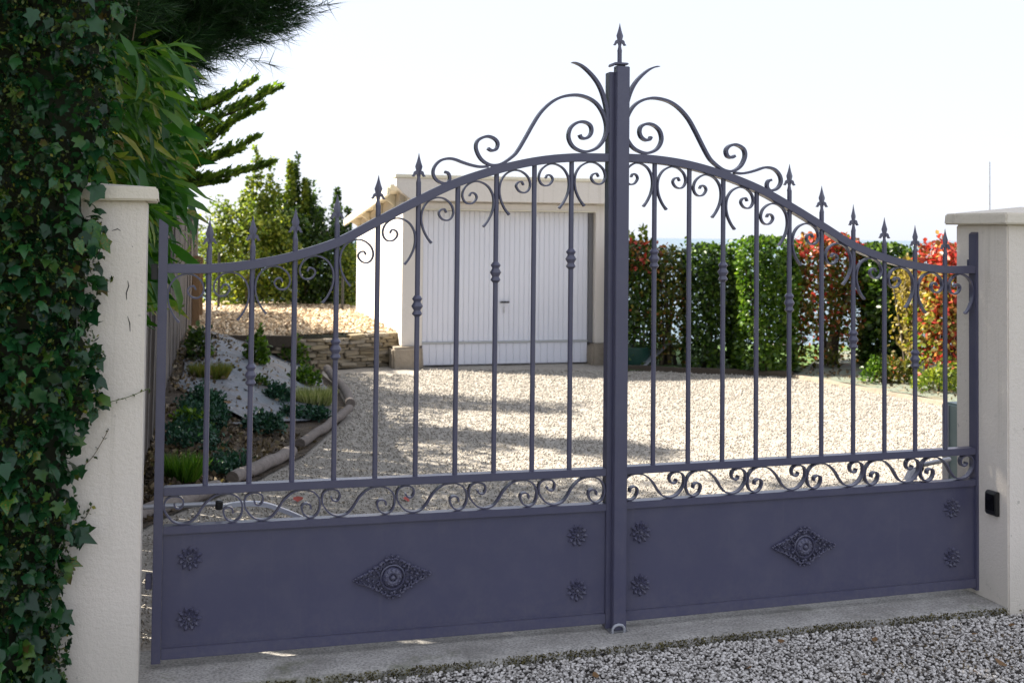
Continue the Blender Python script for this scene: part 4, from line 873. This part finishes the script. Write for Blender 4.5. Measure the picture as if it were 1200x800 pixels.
cypress('cypress with long feathery arms pointing right against the sky', (cx_, cy_, 0), 4.3, .75,
        [(rel(190, 165, 10.8), rel(326, 103, 10.6), .13), (rel(190, 150, 10.8), rel(296, 96, 10.7), .11), (rel(195, 175, 10.8), rel(303, 128, 10.5), .08), (rel(190, 210, 10.7), rel(296, 165, 10.5), .10), (rel(200, 215, 10.7), rel(316, 194, 10.4), .07),
         (rel(190, 200, 10.7), rel(270, 148, 10.6), .12), (rel(190, 215, 10.7), rel(262, 215, 10.6), .09), (rel(180, 140, 10.8), rel(262, 112, 10.8), .12), (rel(190, 190, 10.8), rel(282, 178, 10.7), .11)], 5)
cypress('broad cypress hidden mostly behind the bamboo farther along the fence', (-4.75, 13.4, 0), 4.6, 1.0, [], 9)


# ---- shrubs: leaf clouds with trunks
def shrub(name, label, cat, loc, shape, n, leaf, m, size, grp=None, core=None, stems=5, hgt_=1.5, sdir=1.0, hollow=.5, rz=0.0, extra=None):
    """shape(u)->points sampler returning (P, outward)"""
    r = thing(name, label, cat, loc, rz, grp)
    P_, O_ = shape(n); n = len(P_)
    R3_ = leaf_dirs(n, O_ * .8, .1, .8)
    stuff(put('foliage', cloud('foliage', leaf, P_, R3_, RNG.uniform(size[0], size[1], n), m), None, r))
    if extra:
        for nm, shp, k, mm, szz in extra:
            P2, O2 = shp(k); stuff(put(nm, cloud(nm, leaf, P2, leaf_dirs(len(P2), O2, .0, .7), RNG.uniform(*szz, len(P2)), mm), None, r))
    bb = P_.min(0), P_.max(0)
    for k in range(stems):
        x0 = random.uniform(-.12, .12); y0 = random.uniform(-.1, .1); x1 = random.uniform(bb[0][0], bb[1][0]) * .7; y1 = random.uniform(bb[0][1], bb[1][1]) * .7
        put('stem', MB().tube(catmull([(x0, y0, -.05), ((x0 + x1) / 2 * .8, (y0 + y1) / 2 * .8, hgt_ * .35), (x1, y1, hgt_ * .8)], 4), [.020 * (1 - .08 * k_) for k_ in range(9)], 6).mesh('stem', True), TWIG if k % 2 else BARKM, r)
    return r
def block(hx, hy, z0, z1, dens_low=.5, rnd=.06, shell=.65):
    """clipped hedge block, leaves mostly on its faces"""
    def f(n):
        P_ = np.stack([RNG.uniform(-hx, hx, n), RNG.uniform(-hy, hy, n), z0 + (z1 - z0) * RNG.uniform(0, 1, n)], 1)
        # pull to nearest face
        d = np.stack([hx - np.abs(P_[:, 0]), hy - np.abs(P_[:, 1]), z1 - P_[:, 2]], 1); k = d.argmin(1); s_ = RNG.random(n) < shell
        dep = np.abs(RNG.normal(0, rnd * .7, n)); O_ = np.zeros((n, 3)); I = np.arange(n)
        for ax in (0, 1):
            m_ = (k == ax); sg = np.sign(P_[:, ax]); O_[m_, ax] = sg[m_]; mm = m_ & s_; P_[mm, ax] = sg[mm] * ((hx, hy)[ax] - dep[mm])
        m_ = k == 2; O_[m_, 2] = 1; mm = m_ & s_; P_[mm, 2] = z1 - dep[mm]
        P_ += RNG.normal(0, rnd * .35, (n, 3)); bump_ = np.array([noise.noise(Vector((a * 2.5, b_ * 2.5 + hx * 9, c_ * 2.5))) for a, b_, c_ in P_]); P_ += O_ * (bump_ * rnd * 1.3)[:, None]
        keep = RNG.random(n) < np.clip(dens_low + (1 - dens_low) * (P_[:, 2] - z0) / (z1 - z0) * 1.6, 0, 1)
        gap = np.array([noise.noise(Vector((a * 4, b_ * 4 + hx * 5, c_ * 4))) for a, b_, c_ in P_]) > -.42 + .55 * (1 - dens_low) * (1 - np.clip((P_[:, 2] - z0) / (z1 - z0) * 1.4, 0, 1))
        keep &= gap; return P_[keep], O_[keep] + RNG.normal(0, .2, (keep.sum(), 3))
    return f
def blob(rx, ry, z0, z1, lump=.25, seed=0):
    def f(n):
        v = RNG.normal(size=(n, 3)); v /= np.linalg.norm(v, axis=1)[:, None]; r_ = RNG.uniform(.55, 1, n) ** .5
        l = np.array([noise.noise(Vector((a * 2 + seed, b_ * 2, c_ * 2))) for a, b_, c_ in v]); r_ = r_ * (1 + lump * 1.8 * l)
        P_ = v * r_[:, None] * np.array([[rx, ry, (z1 - z0) / 2]]); P_[:, 2] += (z0 + z1) / 2; return P_, v
    return f
def spikes(lst):
    """slender shoots: (x,y,z0,z1,radius)"""
    def f(n):
        out = []; O_ = []; wts = np.array([(l[3] - l[2]) * (l[4] + .05) for l in lst]); wts /= wts.sum(); idx = RNG.choice(len(lst), n, p=wts)
        for i in idx:
            x, y, z0, z1, r_ = lst[i]; t_ = random.random(); a = random.uniform(0, 6.283); rr = r_ * (1 - t_ * .85) * math.sqrt(random.random())
            out.append((x + rr * math.cos(a), y + rr * math.sin(a), z0 + (z1 - z0) * t_)); O_.append((math.cos(a), math.sin(a), .6))
        return np.array(out), np.array(O_)
    return f
def merge(*fs):
    def f(n):
        A = [g_(int(n * w_)) for g_, w_ in fs]; return np.concatenate([a[0] for a in A]), np.concatenate([a[1] for a in A])
    return f
shrub('shade_hedge', 'unseen dark hedge added behind the board fence to shade the bank', 'hedge', (fence_x(13) - .75, 13.0, 0), block(.45, 3.6, .1, 2.75, 1, .1), 15000, LEAF_Q, G_DRK, (.06, .11), hgt_=2.4, stems=12, rz=.23)  # hidden hedge, put in so that its shadow covers the fabric bed
# garden shrubs beyond the terrace (left)
def wx(u, Y): return (u - 600) / F * Y
def wz(v, Y, u=600): return EYE + ((277 - (600 - u) * .0098 - v) / F) * Y
Y = 20.0
s1 = merge((blob(.80, .6, .40, 2.25, .45, 1), .68), (spikes([(.12, 0, 1.4, 2.95, .20), (.30, .1, 1.4, 2.65, .16), (-.35, 0, 1.2, 2.05, .25), (.0, -.1, 1.4, 2.6, .15), (-.12, .1, 1.3, 2.35, .18), (.45, 0, 1.4, 2.5, .13), (-.5, 0, 1.1, 1.9, .3), (.2, 0, 1.2, 2.3, .35), (.07, 0, 2.2, 3.15, .04), (.36, 0, 2.2, 2.95, .04)]), .32))
shrub('tall_shrub', 'yellow green shrub with upright shoots at the left end of the bark terrace', 'shrub', (wx(293, Y), Y, .0), s1, 9500, LEAF_Q, G_YEL, (.05, .085), 'shrubs beyond the bark terrace', hgt_=2.2)
Y = 20.6
s2 = merge((blob(.75, .6, .4, 2.3, .45, 4), .7), (spikes([(.0, 0, 1.4, 2.85, .2), (.22, 0, 1.3, 2.55, .16), (-.2, 0, 1.2, 2.35, .2), (.3, 0, 1.3, 2.3, .3), (.04, 0, 2.1, 3.05, .04)]), .3))
shrub('tall_shrub', 'darker shrub with two upright tips right of the yellow green one', 'shrub', (wx(345, Y), Y, .0), s2, 9000, LEAF_Q, G_DRK, (.05, .08), 'shrubs beyond the bark terrace', hgt_=2.2, extra=[('lit_tips', spikes([(-.05, -.15, 1.5, 2.9, .14), (.2, -.1, 1.5, 2.6, .1)]), 1300, G_YEL, (.05, .08))])  # sunlight on the shoots put in as yellow green leaves
Y = 21
s3 = merge((blob(.55, .5, .4, 1.75, .3, 8), .7), (spikes([(.15, 0, 1.3, 2.45, .15), (.35, 0, 1.1, 2.1, .12), (-.15, 0, 1.2, 2.1, .15)]), .3))
shrub('tall_shrub', 'bushy dark shrub nearest the garage wall with a few long shoots', 'shrub', (wx(385, Y), Y, .0), s3, 5500, LEAF_Q, G_DRK, (.05, .08), 'shrubs beyond the bark terrace', hgt_=1.9)
Y = 20.8
shrub('low_hedge', 'dark low hedge closing the back of the bark terrace', 'hedge', (wx(300, Y), Y + .8, .0), block(1.9, .35, .35, 1.5, .9), 9000, LEAF_Q, G_DRK, (.05, .08), hgt_=1.2)
shrub('leafy_bush', 'small green bush in the gap beside the garage side wall', 'shrub', (wx(409, 20.3), 20.3, .0), blob(.22, .3, .3, 1.45, .25, 2), 2200, LEAF_Q, G_YEL, (.045, .07), hgt_=1.1)
for u, lab in ((258, 'thin black fence post before the yellow green shrub'), (403, 'thin black fence post beside the garage side wall')):
    X = wx(u, 18.8); tag(put('fence_post', MB().tube([(X, 18.8, .3), (X, 18.8, wz(296 if u < 300 else 322, 18.8, u))], .022, 8).mesh('fence_post', 40), BLACKW), lab, 'post', 'thin black garden fence posts')
# hedge plants on the right
HG = 'hedge plants along the far side of the yard'
def hp(u0, u1, Y, vtop, label, n, m, size, leaf=LEAF_Q, hy=.35, low=.5, extra=None, z0=.05, name='hedge_plant', stems=6, shell=.65, rnd=.07):
    X0, X1 = wx(u0, Y + (2 * hy if u0 > 640 else 0)) - .03, wx(u1, Y) + .05; zt = wz(vtop, Y, (u0 + u1) / 2)
    return shrub(name, label, 'hedge plant', ((X0 + X1) / 2, Y + hy, 0), block((X1 - X0) / 2, hy, z0, zt, low, rnd, shell), n, leaf, m, size, HG, hgt_=zt, stems=stems, extra=extra)
hp(728, 766, 15.0, 289, 'reddish topped hedge plant next to the garage corner', 4600, G_DRK, (.045, .075), low=.6, extra=[('red_tips', block(.24, .34, 1.2, 1.58, 1), 700, G_RED, (.04, .07)), ('olive_leaves', block(.24, .34, .6, 1.5, 1), 800, G_OLV, (.04, .07)), ('pale_shoots', spikes([(-.1, 0, 1.45, 1.72, .06), (.08, .1, 1.45, 1.78, .07)]), 90, G_YEL, (.05, .09))])
hp(766, 803, 15.0, 293, 'thin olive hedge plant showing the sea through its stems', 3400, G_OLV, (.04, .065), low=.5, extra=[('green_leaves', block(.21, .34, .2, 1.4, .5), 1100, G_DRK, (.04, .06))], stems=10)
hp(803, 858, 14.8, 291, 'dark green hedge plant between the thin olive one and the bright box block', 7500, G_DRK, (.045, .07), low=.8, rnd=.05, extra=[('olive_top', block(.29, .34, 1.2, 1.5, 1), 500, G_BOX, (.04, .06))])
hp(860, 931, 14.35, 283, 'bright green clipped block of hedge, the lightest in the row', 9500, G_BOX, (.045, .075), low=.8, hy=.42, shell=.8, rnd=.05)
hp(932, 1010, 14.6, 287, 'open red leaved photinia between the bright block and the dark laurel', 4600, G_OLV, (.045, .075), low=.55, stems=10, extra=[('red_leaves', block(.36, .33, .3, 1.45, .7), 650, G_RED, (.05, .08)), ('scarlet_top', block(.34, .30, 1.42, 1.64, 1), 1000, G_RED, (.05, .085))])
hp(1008, 1074, 14.3, 291, 'dark glossy laurel block between the two red photinias', 6800, G_DRK, (.05, .085), low=.9, rnd=.05, extra=[('lit_leaves', block(.29, .36, .8, 1.5, 1), 900, G_BOX, (.05, .08))])  # sunlit part of the laurel put in as paler leaf colour
hp(1076, 1140, 12.9, 287, 'large scarlet and yellow photinia seen against the right pillar', 3000, G_RED, (.05, .09), low=.75, hy=.4, z0=.25, rnd=.12, shell=.5, extra=[('golden_twigs', block(.27, .38, .5, 1.3, 1), 1500, G_ORG, (.04, .08)), ('green_leaves', block(.33, .38, .1, 1.0, 1), 900, G_YEL, (.04, .07))])
hp(1135, 1260, 12.9, 283, 'red photinia continuing the hedge behind the right pillar', 3500, G_RED, (.06, .10), low=.8, hy=.4)
hp(1050, 1082, 13.4, 305, 'wispy golden twigged shrub in front of the dark laurel', 1500, G_ORG, (.04, .07), low=.4, hy=.25, z0=.2, rnd=.12, stems=10)
# timber edge, concrete edging, lawn strip, pale bed
e0, e1, e2, e3 = at(715, 432), at(800, 434.5), at(930, 441), at(1130, 478)
struct(sheet('lawn_strip', lin(1.3, 5.2, 30), lin(14.75, 18.4, 26), lambda x, y: .012 + .02 * noise.noise(Vector((x * 3, y * 3, 0))), LAWN))
def curb(pts, w_, h, m, name, label, cat, jit=.006):
    b = MB(); P_ = [Vector(p) for p in pts]; n = len(P_)
    for i, p in enumerate(P_):
        t_ = (P_[min(i + 1, n - 1)] - P_[max(i - 1, 0)]).normalized(); nn = Vector((-t_.y, t_.x, 0)) * w_ / 2; j = random.uniform(-jit, jit)
        b.v += [tuple(p + nn + Vector((0, 0, -.05))), tuple(p + nn + Vector((0, 0, h + j))), tuple(p - nn + Vector((0, 0, h + j))), tuple(p - nn + Vector((0, 0, -.05)))]
    b.f = [(i * 4 + k, (i + 1) * 4 + k, (i + 1) * 4 + (k + 1) % 4, i * 4 + (k + 1) % 4) for i in range(n - 1) for k in range(4)] + [(0, 1, 2, 3), (4 * n - 1, 4 * n - 2, 4 * n - 3, 4 * n - 4)]
    return tag(put(name, b.mesh(name, bevel=.008), m), label, cat)
curb([e0.lerp(e2, t_) + Vector((0, .02 * math.sin(t_ * 9), 0)) for t_ in lin(0, 1, 14)], .09, .055, BARKM, 'timber_edging', 'dark low timber edge between gravel and the hedge feet', 'edging board')
curb([e2.lerp(e3, t_) for t_ in lin(.005, 1, 14)], .07, .03, BLOCK, 'concrete_edging', 'pale low edging strip bordering the small bed on the right', 'edging')
b = MB()
for j in range(16):
    for i in range(26):
        t_ = i / 25; p = e2.lerp(e3, t_); q = p + Vector((.9 + .4 * t_, 1.9, 0)) * (j / 15); b.v.append((q.x + .06, q.y + .06, .02 + .13 * (j / 15) + .02 * noise.noise(Vector((q.x * 2, q.y * 2, 4)))))
b.f = [(j * 26 + i, j * 26 + i + 1, (j + 1) * 26 + i + 1, (j + 1) * 26 + i) for j in range(15) for i in range(25)]
struct(put('planting_bed', b.mesh('planting_bed', True, fix=False), PALEFAB))
def place_on(f, u, v):
    z = .1
    for _ in range(8): p = at(u, v, z); z = f(p.x, p.y)
    return Vector((p.x, p.y, z))
def low(name, label, cat, p, rx, h, n, leaf, m, size, grp, grass=False, flat=1.0):
    root = thing(name, label, cat, p, 0, grp); name = 'blades' if grass else 'foliage'; put('root_stock', MB().lathe([(.012, -.05), (.009, h * .25)], 6).mesh('root_stock'), TWIG, root)
    if grass:
        D_ = []; P_ = []
        for k in range(n):
            a = random.uniform(0, 6.283); r_ = rx * .45 * math.sqrt(random.random()); P_.append((r_ * math.cos(a), r_ * math.sin(a) * flat, 0)); D_.append((math.cos(a) * random.uniform(.1, .8), math.sin(a) * random.uniform(.1, .8), 1))
        P_, D_ = np.array(P_), np.array(D_); sz = h * RNG.uniform(.6, 1.15, n)
        o = put(name, cloud(name, BLADE, P_, frames(D_, P_ + np.array([[0, 0, .01]]) + RNG.normal(0, .2, (n, 3))), np.stack([sz * 1.3, sz, sz], 1), m), None, root)
    else:
        v = RNG.normal(size=(n, 3)); v /= np.linalg.norm(v, axis=1)[:, None]; v[:, 2] = np.abs(v[:, 2]); l = np.array([noise.noise(Vector((a * 2.5 + p[0] * 7, b_ * 2.5, c_ * 2.5))) for a, b_, c_ in v])
        P_ = v * (RNG.uniform(.4, 1, n) ** .6 * (1 + .7 * l))[:, None] * np.array([[rx, rx * flat, h]]); o = put(name, cloud(name, leaf, P_, leaf_dirs(n, v, -.2, .6), RNG.uniform(*size, n), m), None, root)
    stuff(o); return root
GB = 'small plants growing through the fabric bed'
for (nm, lab, u, v, rx, h, n, lf, m, sz, gr) in [
    ('leafy_plant', 'bright leafy seedling near the crest of the fabric bed', 300, 425, .10, .30, 420, LEAF_Q, G_BOX, (.04, .07), False),
    ('grass_tuft', 'olive green grass cushion on the upper left of the fabric', 246, 440, .36, .14, 1500, BLADE, G_OLG, None, True),
    ('leafy_plant', 'slender green seedling beside the fence at the top of the bed', 232, 420, .12, .34, 380, LEAF_Q, G_DRK, (.04, .07), False),
    ('cushion_plant', 'blue green cushion left of the first collared bar', 238, 475, .18, .15, 1000, LEAF_S, G_BLUE, (.025, .045), False),
    ('leafy_plant', 'green seedling at the right edge of the fabric near the stone wall', 343, 425, .14, .28, 380, LEAF_Q, G_BOX, (.04, .07), False),
    ('grass_tuft', 'pale striped grass tuft beside the logs', 367, 474, .36, .17, 1300, BLADE, G_VAR, None, True),
    ('cushion_plant', 'dark blue green cushion in the middle of the fabric', 326, 468, .15, .13, 900, LEAF_S, G_BLUE, (.025, .045), False),
    ('cushion_plant', 'round dark green cushion by the log corner', 367, 490, .14, .11, 900, LEAF_S, G_BLUE, (.022, .04), False),
    ('cushion_plant', 'tiny dark green cushion left of the log corner', 341, 489, .10, .11, 500, LEAF_S, G_BLUE, (.022, .04), False),
    ('leafy_plant', 'low bright foliage above the pale striped grass', 357, 450, .16, .16, 500, LEAF_Q, G_BOX, (.035, .06), False),
    ('cushion_plant', 'blue green cushion on the lower right of the fabric', 309, 504, .15, .14, 1100, LEAF_S, G_BLUE, (.022, .045), False),
    ('grass_tuft', 'bright green grass tuft nearest the left gate hinge', 214, 562, .22, .17, 900, BLADE, G_GRS, None, True),
    ('leafy_plant', 'sparse weed at the foot of the fence boards', 222, 500, .14, .13, 300, LEAF_Q, G_BOX, (.025, .045), False),
    ('cushion_plant', 'small sprawling juniper at the top centre of the fabric', 303, 447, .09, .09, 300, LEAF_S, G_DRK, (.025, .04), False)]:
    low(nm, lab, 'plant', place_on(bank_z, u, v), rx, h, n, lf, m, sz, GB, gr)
# creeping ground cover over the lower bed
P_ = []
for _ in range(26000):
    y = random.uniform(7.6, 10.1); x = random.uniform(fence_x(y), log_x(y) - .15 - .55 * max(0, min(1, (y - 8.4) / .8)))
    if noise.noise(Vector((x * 1.6, y * 1.3, 2))) + .25 * noise.noise(Vector((x * 7, y * 7, 2))) > (-.05 if 8.5 < y < 9.8 else .28): P_.append((x, y, bank_z(x, y) + random.random() ** 2 * .09))
P_ = np.array(P_); n = len(P_); stuff(tag(put('ground_cover', cloud('ground_cover', LEAF_S, P_, leaf_dirs(n, np.tile([[0, 0, 1.]], (n, 1)), 0, .6), RNG.uniform(.018, .040, n), G_BLUE)), 'dark creeping juniper covering the lower part of the bed', 'ground cover'))
# leaf litter on the bare soil, pieces one could not count
P_ = []
for _ in range(5000):
    y = random.uniform(6.2, 9.6); x = random.uniform(fence_x(y), log_x(y) - .02); P_.append((x, y, bank_z(x, y) - .004))
for _ in range(900):
    y = random.uniform(10, 14); x = fence_x(y) + abs(random.gauss(0, .25)) + .02; P_.append((x, y, bank_z(x, y) + .03))
for _ in range(260):
    y = random.uniform(9.6, 14); x = random.uniform(fence_x(y) + .2, log_x(y) - .1); P_.append((x, y, bank_z(x, y) + .03))
P_ = np.array(P_); n = len(P_)
LIT = leaf_mat('leaf_litter', [(0, (0.0280, 0.0210, 0.0140)), (.5, (0.0980, 0.0700, 0.0420)), (.9, (0.2240, 0.1680, 0.1050)), (1, (0.3500, 0.2940, 0.2100))], .8, .1)
stuff(tag(put('leaf_litter', cloud('leaf_litter', LEAF_S, P_, rand_rot(n), RNG.uniform(.02, .06, n), LIT)), 'brown leaf litter and twigs on the soil along the fence', 'leaf litter'))
GR = 'small plants in the right hand bed'
def bed_z(x, y): return .06
for (lab, u, v, rx, h, n, m) in [('small green seedling at the left of the right hand bed', 1025, 446, .14, .26, 420, G_BOX), ('reddish green low shrub in the middle of the right hand bed', 1053, 447, .22, .30, 700, G_OLV), ('yellow green weed near the grey housing in the right hand bed', 1100, 456, .22, .26, 600, G_YEL)]:
    low('leafy_plant', lab, 'plant', place_on(bed_z, u, v), rx, h, n, LEAF_Q, m, (.03, .06), GR)
P_ = []
for _ in range(900):
    t_ = random.random(); q = e2.lerp(e3, t_) + Vector((.9 + .4 * t_, 1.9, 0)) * random.random(); P_.append((q.x + .06, q.y + .06, .04 + .13 * random.random() * 0 + .02))
P_ = np.array(P_); P_[:, 2] += .0; stuff(tag(put('leaf_litter', cloud('leaf_litter', LEAF_S, P_, rand_rot(len(P_)), RNG.uniform(.02, .05, len(P_)), LIT)), 'brown leaf litter lying over the small right hand bed', 'leaf litter'))
# dark tub with a tilted grey chute by the garage corner
tb = thing('garden_tub', 'dark green plastic tub with a tilted grey chute at the hedge foot', 'garden tub', (at(742, 431).x, at(742, 431).y + .15, 0), .25)
put('tub', MB().lathe([(.20, 0), (.24, .20), (.25, .26), (.235, .262), (.20, .03)], 20).mesh('tub', 40), simple('dark_green_plastic', (.012, .05, .04), .4), tb)
put('chute', MB().box((-.045, -.32, -.008), (.045, .28, .008), Matrix.Translation((.28, -.12, .17)) @ Matrix.Rotation(rad(-62), 4, 'Z') @ Matrix.Rotation(rad(28), 4, 'X')).mesh('chute', bevel=.004), STEEL, tb)
# mast
X = wx(1160, 17.6); tag(put('mast', MB().tube([(X, 17.6, -.1), (X, 17.6, wz(190, 17.6, 1160))], [.014, .010], 8).mesh('mast', 40), STEEL), 'thin bare metal mast rising behind the right pillar', 'mast')

# fallen leaves
DL = simple('dead_leaf', (.16, .085, .03), .8, var=.5, scale=60); RL = simple('red_leaf', (.35, .04, .02), .6, var=.3); KL = simple('black_leaf', (.03, .026, .03), .6)
dv = [(x, y, z + .25 * (x * x) + .1 * y * y) for x, y, z in LEAF_Q[0]]; dead = MB().add(dv, LEAF_Q[1]).mesh('dead_leaf', True, fix=False)
dmesh = {m.name: dead.copy() for m in (DL, RL, KL)}
for m in (DL, RL, KL): dmesh[m.name].materials.append(m)
def dleaf(u, v, s_, m, label, zz, grp=None):
    p = at(u, v, zz); o = put('dead_leaf', dmesh[m.name], None, None, loc=p, rot=(random.uniform(-.5, .5), random.uniform(-.5, .5), random.uniform(0, 6))); o.scale = (s_ * 1.5, s_, s_); return tag(o, label, 'leaf', grp)
dleaf(1174, 774, .050, DL, 'largest curled brown leaf on the gravel at the right edge', -.014)
dleaf(704, 768, .035, KL, 'dark blackish leaf on the chips below the gate stop', -.016)
dleaf(694, 791, .030, DL, 'yellowish brown leaf at the bottom edge below the meeting posts', -.016)
dleaf(350, 581, .065, RL, 'red fallen leaf on the shaded gravel behind the left leaf', .012)
dleaf(472, 583, .05, RL, 'reddish twig like leaf on the gravel left of the centre', .012)
dleaf(268, 473, .06, DL, 'curled brown leaf lying on the grey fabric', .33)
for u, v, lab in ((1147, 742, 'small brown dead leaf above the big curled one near the right pillar foot'), (1190, 731, 'small brown dead leaf nearest the right edge below the right pillar'), (1133, 763, 'small brown dead leaf just left of the big curled leaf'),
                  (1022, 747, 'small brown dead leaf on the chips under the right medallion'), (1070, 767, 'small brown dead leaf in the middle of the right hand chips'), (1018, 790, 'small brown dead leaf at the bottom edge under the right medallion'),
                  (915, 753, 'small brown dead leaf left of the right medallion close to the threshold'), (880, 782, 'small brown dead leaf farthest left on the right hand chips'), (1140, 785, 'small brown dead leaf at the bottom below the big curled leaf')):
    dleaf(u, v, random.uniform(.022, .032), DL, lab, -.012, 'small dead leaves on the forecourt chips')
P_ = []
for _ in range(420):
    q = at(random.gauss(1120, 70), random.gauss(762, 20), -.02); P_.append((q.x, q.y, -.018))
P_ = np.array(P_); stuff(tag(put('leaf_fragments', cloud('leaf_fragments', LEAF_S, P_, rand_rot(len(P_)), RNG.uniform(.006, .018, len(P_)), LIT)), 'brown crumbs of dead leaves between the chips at the right', 'leaf litter'))
